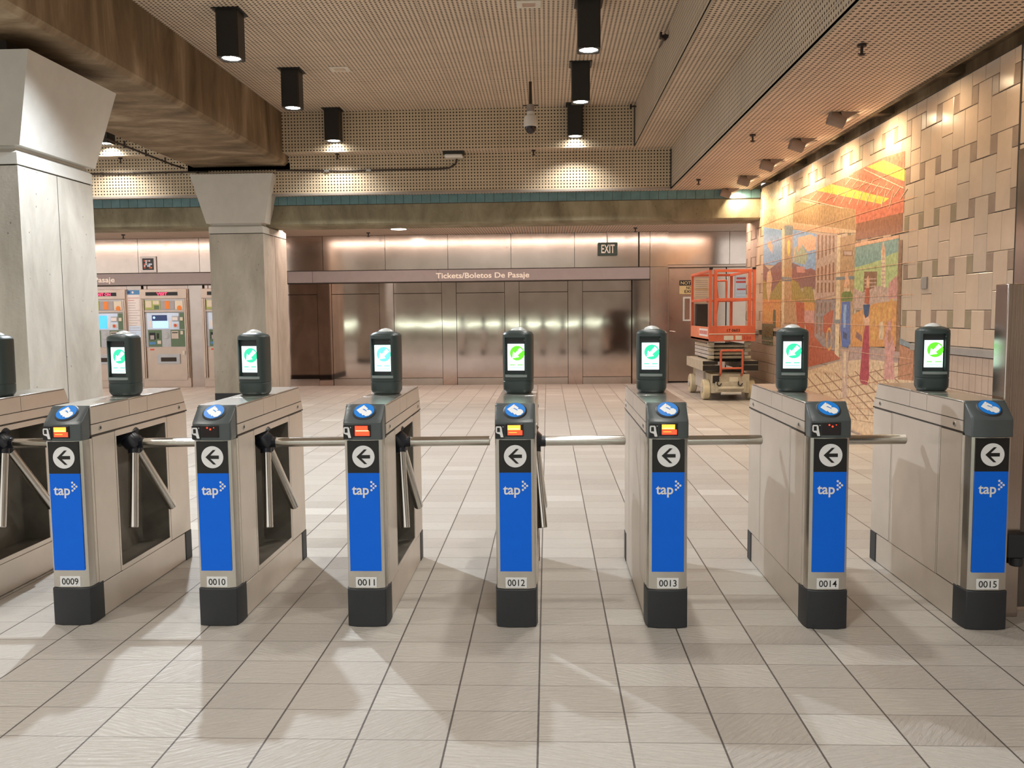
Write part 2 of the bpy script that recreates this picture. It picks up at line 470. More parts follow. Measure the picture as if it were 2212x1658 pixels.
for ya, yb in ((-3.0, 4.63), (10.62, 11.6)): mb.prism([(3.585, 1.022), (3.562, 1.026), (3.558, 1.085), (3.585, 1.093)], 'y', ya, yb, 'ledge_grey')
struct(mb.build('wall_right', smooth=False))
mb = MB()
mb.box(3.568, 3.584, 1.2, 2.835, 0, 2.6, 'pilaster_steel').box(3.572, 3.584, 2.835, 2.86, 0, 3.38, 'dark_gap')
struct(mb.build('trim_7', bevel=.004))

# ---- steel back wall
mb = MB()
mb.box(XL, 2.40, 13.14, 13.3, 0, 3.03, 'dark_gap')
g = .004
x = -.67 - 1.25*10
while x < 1.8:                                       # upper panels
    mb.box(max(x, XL) + g, x + 1.25 - g, 13.10, 13.14, 2.302, 2.98, 'wall_steel_upper'); x += 1.25
mb.box(1.854, 2.052, 13.10, 13.14, 2.302, 2.98, 'wall_steel_upper').box(2.06, 2.40, 13.10, 13.14, 2.302, 2.98, 'wall_steel_upper')
mb.box(2.06, 2.40, 13.085, 13.14, 0.0, 2.296, 'pilaster_steel')
x = -.67 - 1.25*10                                   # lower bays and pilasters
while x < 1.8:
    b0 = x + .16 - .005; 
    if True:
        mb.box(b0 + g, b0 + .96 - g, 13.105, 13.14, 1.838, 2.04, 'wall_steel')
        mb.box(b0 + g, b0 + .96 - g, 13.10, 13.14, .15, 1.826, 'wall_steel')
        mb.box(b0 + g, b0 + .96 - g, 13.11, 13.14, .0, .14, 'pilaster_steel')
    mb.box(b0 - .285, b0 - .004, 13.09, 13.14, .0, 2.04, 'wall_steel')
    x += 1.25
mb.box(1.715, 2.052, 13.09, 13.14, .0, 2.04, 'wall_steel')
struct(mb.build('wall_back', smooth=False))
mb = MB()
mb.box(2.40, XR, 13.34, 13.5, 0, 3.03, 'dark_gap')
mb.box(2.404, 3.636, 13.28, 13.34, 2.345, 2.98, 'wall_steel_upper').box(3.644, 4.9, 13.28, 13.34, 2.345, 2.98, 'wall_steel_upper')
mb.box(2.40, 4.9, 13.22, 13.34, 2.29, 2.335, 'door_steel')
struct(mb.build('wall_alcove', smooth=False))
mb = MB().box(2.45, 3.575, 13.29, 13.34, .03, 2.28, 'door_steel').box(2.41, 2.44, 13.25, 13.34, 0, 2.3, 'door_steel')
d = struct(mb.build('door_1', bevel=.003))
mb = MB()
mb.box(2.73, 2.90, 13.272, 13.288, 1.23, 1.71, 'paint_white').box(2.765, 2.865, 13.268, 13.274, 1.265, 1.675, 'pilaster_steel')
mb.build('vision_panel', d)
mb = MB().cyl((2.47, 13.29, 1.04), (2.47, 13.22, 1.04), .022, 'bar_steel').cyl((2.45, 13.225, 1.04), (2.58, 13.225, 1.02), .012, 'bar_steel')
mb.build('door_handle', d)
mb = MB().box(3.615, 4.75, 13.29, 13.34, .03, 2.28, 'door_steel').box(3.585, 3.605, 13.25, 13.34, 0, 2.28, 'pilaster_steel')
struct(mb.build('door_2', bevel=.003))

# header bands with the ticket lettering
def band(x0, x1, tx0, tx1, label):
    o = MB().box(x0, x1, 13.0, 13.10, 2.062, 2.288, 'band_grey').build('header_sign', bevel=.004)
    tag(o, label, 'sign', 'ticket header signs')
    mb = MB().box(x0, x1, 12.996, 13.1, 2.045, 2.060, 'dark_gap').box(x0, x1, 12.996, 13.1, 2.290, 2.302, 'dark_gap')
    for x in [x0 + .5 + 1.25*2*k for k in range(int((x1 - x0)/2.5))]: mb.box(x - .003, x + .003, 12.9985, 13.0, 2.062, 2.288, 'dark_gap')
    mb.build('edge_trim', o)
    lettering(MB(), 'Tickets/Boletos De Pasaje', tx0, tx1, 2.085, 2.225, 12.998, 'letter_cream').build('lettering', o, smooth=False)
band(-5.11, 2.04, -2.15, -.31, 'long grey header band reading Tickets/Boletos De Pasaje across the steel wall')
band(-12.4, -5.12, -10.46, -8.62, 'grey header band above the ticket machines, ending in the word Pasaje')

# low ceiling: bright lamp strip hidden behind the edge beam
o = MB().box(-12, 3.4, 11.36, 11.46, 2.978, 2.986, 'cove_glow').build('cove_light')
tag(o, 'long slim fluorescent strip tucked behind the concrete edge beam', 'light')

# ------------------------------------------------------------------ columns
def column(y0, label):
    t = thing('concrete_column', label, 'column', (-5.1425, y0 + .6275, 0))
    hx, hy = .4575, .6275
    MB().box(-hx - .004, hx + .004, -hy - .004, hy + .004, 0, .12, 'plinth_black').build('plinth', t, bevel=.004)
    mb = MB().box(-hx, hx, -hy, hy, .12, 2.785, 'column_concrete')
    for s in (-1, 1): mb.box(s*hx - .0015, s*hx + .0015, -.02, -.012, .12, 2.785, 'dark_gap')
    mb.build('shaft', t, bevel=.014)
    mb = MB().box(-hx + .01, hx - .01, -hy + .01, hy - .01, 2.785, 2.797, 'dark_gap').box(-hx - .002, hx + .002, -hy - .002, hy + .002, 2.797, 2.905, 'paint_white')
    mb.build('collar', t, bevel=.004)
    def R(a, b, z): return [(-a, -b, z), (a, -b, z), (a, b, z), (-a, b, z)]
    mb = MB().loft([R(hx - .005, hy - .005, 2.905), R(hx - .04, hy - .04, 2.94), R(hx - .04, hy - .04, 2.962), R(hx + .035, hy + .01, 2.962), R(hx + .235, hy + .13, 3.752)], 'paint_white')
    mb.build('capital', t, smooth=False)
    MB().box(-hx + .1, hx - .1, -hy + .1, hy - .1, 3.752, 3.9, 'dark_gap').build('bearing_pad', t)
    return t
column(3.755, 'large nearer concrete column at the left with a flared white capital')
column(10.337, 'concrete column farther back before the steel wall, flared white capital')

# ------------------------------------------------------------------ downlights
def downlight(x, y, label, full=True):
    t = thing('ceiling_downlight', label, 'light', (x, y, 4.2), 'black tube downlights')
    n = 4
    mb = MB()
    h = .12
    def sq(a, z): c = a*.16; return [(-a + c, -a, z), (a - c, -a, z), (a, -a + c, z), (a, a - c, z), (a - c, a, z), (-a + c, a, z), (-a, a - c, z), (-a, -a + c, z)]
    ring = lambda r, z: [(r*math.cos(-PI/2 - PI/8 + 2*PI*k/8), r*math.sin(-PI/2 - PI/8 + 2*PI*k/8), z) for k in range(8)]
    mb.loft([sq(h, .5), sq(h, 0), ring(.112, 0), ring(.10, .014)], 'black_metal', cap=False)
    mb.build('housing', t, smooth=False)
    MB().box(-.15, .15, -.15, .15, .488, .5, 'black_metal').build('mounting_plate', t)
    MB().cyl((0, 0, .012), (0, 0, .018), .104, 'lamp_glow', 28).build('lens', t)
    return t
names = {0: 'in the left row', 1: 'in the left row', 2: 'in the right row'}
d0 = downlight(-3.37, 5.565, 'black tube downlight nearest in the row beside the brown beam')
def dl(x, y, lab): copy_tree(d0, (x, y, 4.2), lab)
dl(-3.37, 7.8, 'black tube downlight in the middle of the row beside the brown beam')
dl(-3.37, 10.0, 'black tube downlight farthest in the row beside the brown beam')
dl(.5, 5.565, 'black tube downlight at the top edge, nearest of the right row')
dl(.5, 7.8, 'black tube downlight in the middle of the right row')
dl(.5, 10.0, 'black tube downlight farthest in the right row, before the dotted panels')
dl(-7.05, 9.86, 'downlight glowing beyond the nearer column, left of the beam')

# ------------------------------------------------------------------ wall-washing spots on the low soffit
def wall_spot(y):
    t = thing('wall_spotlight', '', 'light', (3.02, y, Z2), 'grey spotlights along the mural wall')
    MB().cyl((-.10, 0, -.045), (.055, 0, -.095), .07, 'spot_metal', 26).cyl((.056, 0, -.0953), (.0565, 0, -.0955), .055, 'spot_glow', 22).build('lamp_head', t)
    mb = MB().prism([(.0, -.07), (.0, .07), (.24, .09), (.02, -.07)], 'z', -.006, -.001, 'spot_metal')
    mb.add([(.0, .075, -.002), (.25, .095, -.002), (.03, .075, -.11), (.0, -.06, -.002), (.2, -.06, -.002), (.03, -.06, -.09)], [(0, 1, 2), (3, 4, 5)], 'spot_metal')
    mb.build('scoop', t, smooth=False)
    return t
labs = ['nearest and largest grey spotlight under the low soffit, above the mural', 'second grey soffit spotlight from the camera side along the mural wall',
        'middle one of the five grey soffit spotlights along the mural wall', 'fourth grey soffit spotlight, next to last before the teal tiles',
        'farthest grey soffit spotlight, hanging against the teal tiles']
w0 = wall_spot(5.19); w0['label'] = labs[0]
for y, l in zip(WALL_SPOT_Y[4:], labs[1:]): copy_tree(w0, (3.0, y, Z2), l)

# ------------------------------------------------------------------ sprinklers, detectors, camera, conduits
def sprinkler_mb():
    return (MB().cyl((0, 0, 0), (0, 0, -.02), .034, 'dark_iron', 16).cyl((0, 0, -.02), (0, 0, -.07), .011, 'dark_iron', 10)
            .box(-.03, .03, -.004, .004, -.075, -.068, 'dark_iron').cyl((0, 0, -.085), (0, 0, -.08), .022, 'dark_iron', 12))
sp0 = sprinkler_mb().build('sprinkler', loc=(2.43, 2.93, Z2))
tag(sp0, 'dark sprinkler on the low soffit nearest the camera, above the tiled wall', 'sprinkler', 'ceiling sprinklers')
def spk(loc, lab):
    c = sp0.copy(); COL.objects.link(c); c.location = loc; c['label'] = lab
spk((2.39, 6.19, Z2), 'dark sprinkler midway along the low soffit by the mural')
spk((2.35, 9.44, Z2), 'small dark sprinkler near the far end of the low soffit')
spk((-.167, 10.3, Z1), 'sprinkler on the narrow step above the dotted panels, under the camera')
spk((-3.39, 10.3, Z1), 'sprinkler on the narrow step above the dotted panels, right of the beam')
spk((-7.03, 10.3, Z1), 'sprinkler on the narrow step seen between the two columns')
spk((-8.0, 12.2, 2.985), 'sprinkler on the low ceiling above the ticket machines')
spk((-3.37, 12.5, 2.985), 'sprinkler on the low ceiling right of the farther column')
spk((1.69, 12.3, 2.985), 'sprinkler on the low ceiling above the exit sign')
mb = MB().cyl((1.44, 6.4, 4.60), (1.40, 6.4, 4.56), .03, 'dark_iron', 14).cyl((1.46, 6.4, 4.6), (1.38, 6.4, 4.6), .012, 'dark_iron', 8).box(1.36, 1.385, 6.36, 6.44, 4.57, 4.63, 'dark_iron')
mb.tube([(1.44, 6.45, 4.62), (1.44, 7.05, 4.66)], .007, 'dark_iron')
tag(mb.build('sprinkler'), 'sidewall sprinkler with a thin pipe on the side of the coffer', 'sprinkler')
mb = MB().cyl((1.46, 9.95, 4.64), (1.38, 9.95, 4.64), .012, 'dark_iron', 8).box(1.36, 1.385, 9.92, 9.98, 4.60, 4.67, 'dark_iron')
tag(mb.build('sprinkler'), 'tiny sidewall sprinkler in the far corner of the coffer', 'sprinkler')

def ceil_plate(x, y, label):
    t = thing('air_sensor', label, 'ceiling fitting', (x, y, Z0), 'recessed ceiling plates')
    MB().box(-.13, .13, -.11, .11, -.012, 0, 'sticker_pale').build('frame', t, bevel=.003)
    MB().box(-.07, .07, -.05, .05, -.016, -.011, 'machine_steel').build('insert', t)
ceil_plate(-2.71, 7.77, 'pale rectangular ceiling plate between the two rows of downlights, left')
ceil_plate(-.135, 5.56, 'pale rectangular ceiling plate at the top edge of the picture')

t = thing('dome_camera', 'white dome security camera hanging from the ceiling on a pole', 'camera', (-.18, 8.62, 4.7))
MB().cyl((0, 0, 0), (0, 0, -.42), .022, 'conduit', 12).build('pole', t)
MB().box(-.11, .11, -.02, .02, -.335, -.325, 'conduit').cyl((0, 0, -.32), (0, 0, -.42), .055, 'ledge_grey', 20, .06).build('bracket', t)
MB().cyl((0, 0, -.42), (0, 0, -.63), .06, 'camera_white', 28, prof=[(0, .055), (.25, .055), (.3, .085), (.55, .1), (.9, .103), (1, .1)]).build('housing', t)
MB().cyl((0, 0, -.63), (0, 0, -.73), .085, 'glass_dark', 28, prof=[(0, .086), (.4, .078), (.75, .055), (.95, .025), (1, .004)]).build('dome', t)

t = thing('wireless_unit', 'small white rounded unit under the ceiling step with a black mounting plate', 'device', (-1.47, 10.3, Z1))
MB().box(-.17, .17, -.09, .09, -.05, 0, 'black_metal').build('mounting_plate', t)
MB().box(-.15, .15, -.09, .09, -.10, -.045, 'camera_white').build('cover', t, bevel=.03, seg=4)
mb = MB().tube([(-4.45, 10.40, 3.825), (-3.4, 10.40, 3.80), (-1.75, 10.40, 3.80), (-1.56, 10.40, 3.815), (-1.45, 10.40, 3.88), (-1.43, 10.40, 3.96)], .014, 'conduit')
for x in (-3.6, -2.9): mb.box(x - .04, x + .04, 10.385, 10.415, 3.785, 3.82, 'lamp_ring')
tag(mb.build('conduit'), 'dark conduit running along the dotted panels to the white wireless unit', 'pipe')
mb = MB().tube([(-5.98, 7.3, 3.86), (-5.98, 8.9, 3.86), (-5.98, 9.9, 3.86), (-5.96, 10.30, 3.87)], .016, 'conduit')
for y in (8.35, 9.0, 9.65): mb.box(-5.99, -5.97, y - .012, y + .012, 3.83, 3.93, 'conduit')
tag(mb.build('conduit'), 'dark conduit on hangers along the lower left edge of the brown beam', 'pipe')
mb = MB().tube([(-12, 10.40, 3.80), (-9, 10.40, 3.815), (-5.6, 10.40, 3.825)], .014, 'conduit')
for k in range(24): mb.box(-12 + k*.27, -11.98 + k*.27, 10.385, 10.415, 3.80, 3.84, 'conduit')
tag(mb.build('conduit'), 'dark clipped conduit across the dotted panels between the two columns', 'pipe')

# far side of the hall behind the photographer, mirrored in the steel wall
struct(box_obj('wall_front', XL, 6.5, -15.2, -15, 0, 4.2, 'column_concrete'))
struct(box_obj('floor', XL, 6.5, -15.2, YN, -.1, 0, 'floor_tile'))
o = MB().box(-11, 5.5, -15.0, -14.93, .80, .95, 'case_glow').build('lit_sign_strip')
tag(o, 'long pale green lit strip on the far wall, seen only mirrored in the steel', 'light')

t = thing('recessed_light', 'small flush lamp glowing in the low ceiling before the steel wall', 'light', (-2.68, 11.9, 2.985))
MB().cyl((0, 0, -.006), (0, 0, 0), .17, 'lamp_ring', 28).build('rim', t)
MB().cyl((0, 0, -.009), (0, 0, -.005), .14, 'cove_glow', 28).build('lens', t)


# ------------------------------------------------------------------ fare gates
def rr(a, b, n=40, e=3.2, z=0, cy=0):
    out = []
    for k in range(n):
        t = 2*PI*k/n; c, s_ = math.cos(t), math.sin(t)
        out.append((a*math.copysign(abs(c)**(2/e), c), cy + b*math.copysign(abs(s_)**(2/e), s_), z))
    return out
def temp_obj(mb):
    o = mb.build('tmp'); return o
def cut(mb, cutter, extra='plastic_green'):
    a = temp_obj(mb); c = temp_obj(cutter)
    m = a.modifiers.new('b', 'BOOLEAN'); m.operation = 'DIFFERENCE'; m.object = c; m.solver = 'EXACT'
    me = bpy.data.meshes.new_from_object(a.evaluated_get(bpy.context.evaluated_depsgraph_get()))
    me.materials.clear(); me.materials.append(MATS[extra])
    me.polygons.foreach_set('material_index', [0]*len(me.polygons))
    me.polygons.foreach_set('use_smooth', [True]*len(me.polygons)); me.set_sharp_from_angle(angle=math.radians(32))
    for o in (a, c):
        q = o.data; bpy.data.objects.remove(o); bpy.data.meshes.remove(q)
    return me
mb = MB().loft([rr(.062, .052, z=0), rr(.068, .058, z=.006), rr(.0755, .064, z=.02), rr(.0765, .065, z=.06),
                rr(.0745, .063, z=.062), rr(.0745, .063, z=.065), rr(.0765, .065, z=.067), rr(.0775, .066, z=.285), rr(.0765, .065, z=.30), rr(.070, .059, z=.309), rr(.05, .045, z=.318), rr(.03, .03, z=.322)], 'plastic_green')
TOWER = cut(mb, MB().box(-.058, .046, -.1, -.036, .098, .285, 'seam'))

def symbol(mb, pts, y, m, cx=0, cz=0, k=1):
    mb.prism([(cx + k*a, cz + k*b) for a, b in pts], 'y', y, y + .0008, m)
def fare_gate(xc, label, num=None, readout='orange', window=True, tone='screen_green', tripod=True):
    t = thing('fare_gate', label, 'turnstile', (xc, 0, 0), 'row of numbered fare gates')
    # front and rear plinths
    F = [(-.095, .085), (-.096, .02), (-.088, -.028), (-.045, -.040), (.045, -.040), (.088, -.028), (.096, .02), (.095, .085)]
    mb = MB().prism(F, 'z', 0, .176, 'plinth_black')
    mb.build('front_plinth', t, bevel=.004)
    MB().box(-.095, .095, 1.0, 1.083, 0, .167, 'plinth_black').build('rear_plinth', t, bevel=.004)
    mb = MB().box(-.091, .091, .085, 1.0, .004, .162, 'gate_steel')
    mb.build('kick_panel', t, bevel=.002)
    # carcass
    mb = MB()
    C = [(-.090, .07), (-.090, .0), (-.084, -.020), (-.045, -.031), (.045, -.031), (.084, -.020), (.090, .0), (.090, .07)]
    mb.prism(C, 'z', .178, .862, 'gate_steel_front')
    D = 'seam'
    mb.box(-.0895, .0895, .05, .262, .16, .872, D).box(-.0895, .0895, .812, 1.075, .16, .872, D)
    mb.box(-.0895, .0895, .262, .812, .16, .178, D).box(-.0895, .0895, .262, .812, .846, .872, D)
    if window:
        mb.box(-.0895, -.055, .262, .812, .178, .846, 'gap_interior').box(-.0895, -.02, .262, .45, .178, .846, 'gap_interior')
        mb.box(-.055, .0885, .262, .266, .178, .846, 'gap_interior').box(-.055, .0885, .806, .812, .178, .846, 'gap_interior').box(-.055, .0885, .262, .812, .176, .182, 'gap_interior')
    else:
        mb.box(-.0895, .0895, .262, .812, .17, .85, D)
    mb.prism([(.04, .872), (1.088, .872), (1.02, 1.006), (.04, 1.006)], 'x', -.0895, .0895, D)
    mb.build('cabinet', t)
    # steel skin, sheet by sheet with narrow joints
    mb = MB(); G = 'gate_steel'
    for s in (-1, 1):
        a, b = (s*.0893, s*.093)
        a, b = min(a, b), max(a, b)
        win = window and s == 1
        mb.box(a, b, .030, .046, .18, .860, G)
        mb.box(a, b, .051, .251, .168, .866, G).box(a, b, .827, 1.078, .168, .866, G)
        if win:
            mb.box(a, b, .2555, .268, .168, .866, G).box(a, b, .804, .8225, .168, .866, G)
            mb.box(a, b, .268, .804, .166, .190, G).box(a, b, .268, .804, .840, .868, G)
        else:
            mb.box(a, b, .256, .266, .166, .868, G).box(a, b, .270, .808, .166, .868, G).box(a, b, .812, .822, .166, .868, G)
        zz = lambda z: 1.092 - (z - .872)*.075/.142
        mb.prism([(.045, .8775), (zz(.876) , .8775), (zz(.924), .9235), (.045, .9235)], 'x', a, b, G)
        for y0, y1 in ((.045, .408), (.412, .603)): mb.prism([(y0, .928), (y1, .928), (y1, 1.008), (y0, 1.008)], 'x', a, b, G)
        mb.prism([(.607, .928), (zz(.928), .928), (zz(1.008), 1.008), (.607, 1.008)], 'x', a, b, G)
    mb.box(-.089, .089, 1.072, 1.0785, .17, .868, G)
    mb.build('side_panels', t)
    mb = MB()
    for y0, y1 in ((.05, .408), (.412, .603), (.607, 1.018)): mb.box(-.093, .093, y0, y1, 1.003, 1.013, 'gate_steel_front')
    mb.prism([(1.020, 1.013), (1.097, .868), (1.09, .868), (1.013, 1.009)], 'x', -.0925, .0925, 'plastic_green')
    mb.build('top_cap', t, bevel=.003)
    mb = MB()
    for s in (-1, 1):
        for y, z in ((.123, .902), (.985, .902)):
            mb.cyl((s*.092, y, z), (s*.0955, y, z), .013, 'lamp_ring', 16).cyl((s*.0945, y, z), (s*.0965, y, z), .007, 'seam', 12)
    mb.build('key_locks', t)
    # front graphics
    YF = -.0325
    sg = MB().box(-.0715, .0715, YF, YF + .003, .711, .858, 'sign_black').build('direction_sign', t)
    mb = MB(); disc(mb, .001, .785, .0505, YF - .001, 'sign_white', 40)
    symbol(mb, [(-.034, 0), (.004, .036), (.018, .036), (-.009, .0085), (.033, .0085), (.033, -.0085), (-.009, -.0085), (.018, -.036), (.004, -.036)], YF - .0018, 'sign_black', .001, .785, .92)
    mb.build('arrow_symbol', sg, smooth=False)
    bp = MB().box(-.0715, .0715, YF, YF + .003, .259, .7105, 'tap_blue').build('blue_panel', t)
    mb = MB(); lettering(mb, 'tap', -.055, .022, .597, .650, YF - .0008, 'sign_white')
    for i, (a, b) in enumerate([(0, 2), (1, 1), (2, 0), (1, -1), (0, -2), (0, 0)]):
        disc(mb, .034 + a*.0095, .651 + b*.0092, .0052, YF - .0008, 'sign_white', 8)
    mb.build('lettering', bp, smooth=False)
    if num:
        npz = MB().box(-.048, .048, YF - .0008, YF + .003, .183, .230, 'sign_white').build('number_plate', t, bevel=.001)
        lettering(MB(), num, -.039, .039, .192, .222, YF - .0018, 'sign_black').build('lettering', npz, smooth=False)
    # reader head
    def st(x, push):     # profile across the head, y/z outline at one x station
        return [(x, .052, 1.0155), (x, -.030 + push, .951), (x, -.040 + push, .938), (x, -.0405 + push, .862), (x, .034, .862), (x, .060, .925)]
    xs = [(-.089, .016), (-.084, .008), (-.06, .002), (0, -.003), (.06, .002), (.084, .008), (.089, .016)]
    hd = MB().loft([st(x, q) for x, q in xs], 'head_plastic').build('reader_head', t, bevel=.004)
    # round reader on the sloping face
    O = Vector((.001, .013, .9815)); U = Vector((1, 0, 0)); V = Vector((0, .8, .6)); N = Vector((0, -.6, .8))
    P = lambda a, b, h: O + U*a + V*b + N*h
    mb = MB().cyl(P(0, 0, -.004), P(0, 0, .008), .052, 'plinth_black', 40, prof=[(0, .054), (.6, .054), (1, .048)])
    rd = mb.build('card_reader', hd)
    def flat(mb, pts, h, m):
        n = len(pts); mb.add([P(a, b, h) for a, b in pts], [list(range(n))], m)
    mb = MB().cyl(P(0, 0, .007), P(0, 0, .0095), .0455, 'reader_blue', 40)
    flat(mb, [(-.036, .004), (-.006, .036), (.016, .012), (.010, .002), (-.004, -.006), (-.014, -.022)], .0101, 'sign_white')
    flat(mb, [(-.008, .006), (-.001, .008), (.008, .000), (.014, .004), (.026, .003), (.035, -.006), (.037, -.018), (.026, -.034), (.012, -.038), (.0, -.026), (-.012, -.016)], .0105, 'sign_white')
    flat(mb, [(-.010, .007), (-.003, .011), (.008, .002), (.012, -.006), (.010, -.007), (.004, -.001), (-.005, .006)], .0109, 'reader_blue')
    flat(mb, [(-.014, -.014), (-.008, -.013), (.004, -.027), (-.002, -.033)], .0108, 'sign_white')
    flat(mb, [(-.004, .028), (-.001, .028), (-.001, .025), (-.004, .025)], .0106, 'print_red')
    mb.build('card_symbol', hd, smooth=False)
    if readout:
        Y = -.0435
        MB().box(-.085, -.046, -.0425, -.022, .868, .929, 'sign_black').build('phone_symbol_plate', hd)
        mb = MB()
        symbol(mb, [(-.081, .921), (-.062, .921), (-.058, .916), (-.056, .900), (-.050, .872), (-.062, .872), (-.066, .885), (-.080, .890), (-.084, .895), (-.084, .916)], -.0434, 'sign_white')
        symbol(mb, [(-.078, .915), (-.066, .915), (-.065, .896), (-.078, .896)], -.0442, 'sign_black')
        symbol(mb, [(-.053, .922), (-.049, .919), (-.053, .916)], -.0442, 'sign_white')
        mb.build('phone_symbol', hd, smooth=False)
        rw = MB().box(-.043, .039, -.0455, -.03, .876, .931, 'sign_black').build('readout', hd, bevel=.002)
        mb = MB().box(-.039, .035, -.0462, -.045, .880, .927, 'glass_dark')
        if readout == 'off':
            for a, b, r in ((-.012, .921, .0035), (.002, .914, .004), (.018, .921, .002)): disc(mb, a, b, r, -.0470, 'red_glow', 8, .0006)
        else:
            c1 = {'orange': 'orange_glow', 'red': 'red_glow', 'yellow': 'orange_glow'}[readout]
            mb.box(-.031, .026, -.0472, -.0464, .905, .926, c1).box(-.031, .034, -.0472, -.0464, .882, .9035, 'red_glow')
            if readout != 'red': mb.box(-.028, .020, -.0478, -.0474, .908, .911, 'yellow_glow').box(-.026, .010, -.0478, -.0474, .893, .895, 'orange_glow')
            else: mb.box(-.028, .030, -.0478, -.0474, .903, .906, 'yellow_glow')
        mb.build('readout_display', rw)
    # display tower
    tw = bpy.data.objects.new('display_tower', TOWER); COL.objects.link(tw); tw.parent = t
    tw.location = (-.002, .575, 1.014); tw.rotation_euler = (0, 0, math.radians(-9))
    mb = MB().box(-.050, .042, -.040, -.034, .106, .276, 'plinth_black').box(-.047, .039, -.043, -.0395, .117, .252, 'screen_white')
    disc(mb, .003, .205, .0375, -.0445, tone, 36)
    symbol(mb, [(-.026, -.026), (.010, -.020), (.002, -.011), (.032, .012), (.012, .030), (-.011, .000), (-.018, .006)][:3] + [(.030, .014), (.014, .028), (-.010, -.001), (-.020, .008)], -.0455, 'screen_white', .003, .205)
    mb.box(-.036, -.010, -.0445, -.0435, .143, .148, tone).box(.004, .032, -.0445, -.0435, .143, .148, tone).box(-.036, .032, -.0445, -.0435, .129, .132, 'screen_mint')
    mb.build('screen', tw, smooth=False)
    mb = MB().loft([[(a, -.064 - (.012*(1 - (a/.056)**2)) if k == 0 else -.036, z) for a in [-.056 + .0112*i for i in range(11)]] + [(.056, -.036, z), (-.056, -.036, z)] for k, z in ((0, .084), (0, .0965))], 'lip_grey')
    mb.build('lip', tw)
    MB().cyl((0, .004, .312), (0, .004, .338), .04, 'dome_glass', 32, prof=[(0, .043), (.25, .042), (.6, .034), (.85, .02), (1, .004)]).build('dome_light', tw)
    MB().cyl((.044, -.068, .272), (.044, -.060, .272), .0028, 'glass_dark', 10).build('sensor', tw)
    # rotor and its three bars
    if tripod:
        H = Vector((.080, .465, .777)); E = [Vector((.537, .485, .777)), Vector((.118, .345, .362)), Vector((.119, .79, .370))]
        ax = Vector((.70, 0, -.71))
        mb = MB().cyl(H - ax*.11, H + ax*.03, .05, 'hub_black', 12, prof=[(0, .062), (.45, .062), (.5, .048), (.8, .050), (1, .034)])
        mb.cyl(H - ax*.055 + Vector((0, 0, .0)), H - ax*.035, .066, 'hub_black', 24)
        for e in E:
            dr = (e - H).normalized(); mb.cyl(H, H + dr*.055, .028, 'hub_black', 14)
        mb.build('rotor_hub', t)
        for e in E:
            dr = (e - H).normalized()
            MB().cyl(H + dr*.03, e, .0245, 'bar_steel', 24, prof=[(0, .0245), (.992, .0245), (1, .0215)]).build('barrier_arm', t)
    return t
XC = [-2.860, -2.173, -1.483, -.792, -.108, .573, 1.281, 1.977]
fare_gate(XC[0], 'fare gate at the left edge, only its rear half and bars in view', None, 'orange')
fare_gate(XC[1], 'steel fare gate numbered 0009 with an orange and red readout', '0009', 'yellow')
fare_gate(XC[2], 'steel fare gate numbered 0010 with a dark readout', '0010', 'off')
fare_gate(XC[3], 'steel fare gate numbered 0011 with a red readout', '0011', 'red', tone='screen_mint')
fare_gate(XC[4], 'steel fare gate numbered 0012 with a lime green arrow on its display', '0012', 'orange', tone='screen_lime')
fare_gate(XC[5], 'steel fare gate numbered 0013 with an orange readout and plain left side', '0013', 'orange')
fare_gate(XC[6], 'steel fare gate numbered 0014 with a dark readout and plain left side', '0014', 'off')
fare_gate(XC[7], 'steel fare gate numbered 0015 at the right end, without any readout', '0015', None, window=False, tone='screen_lime', tripod=False)

# tall steel gate post beside the last fare gate
t = thing('gate_post', 'tall dark steel gate post right of fare gate 0015', 'gate', (2.15, .18, 0))
MB().box(-.045, .05, -.05, .06, 0, 1.53, 'pilaster_steel').build('post', t, bevel=.004)
MB().box(.055, .75, .0, .06, .03, 1.53, 'post_steel').build('panel', t, bevel=.004)
MB().box(-.03, .075, -.10, -.045, .29, .40, 'plinth_black').cyl((.02, -.075, .25), (.02, -.075, .29), .028, 'plinth_black').build('latch_box', t, bevel=.006)

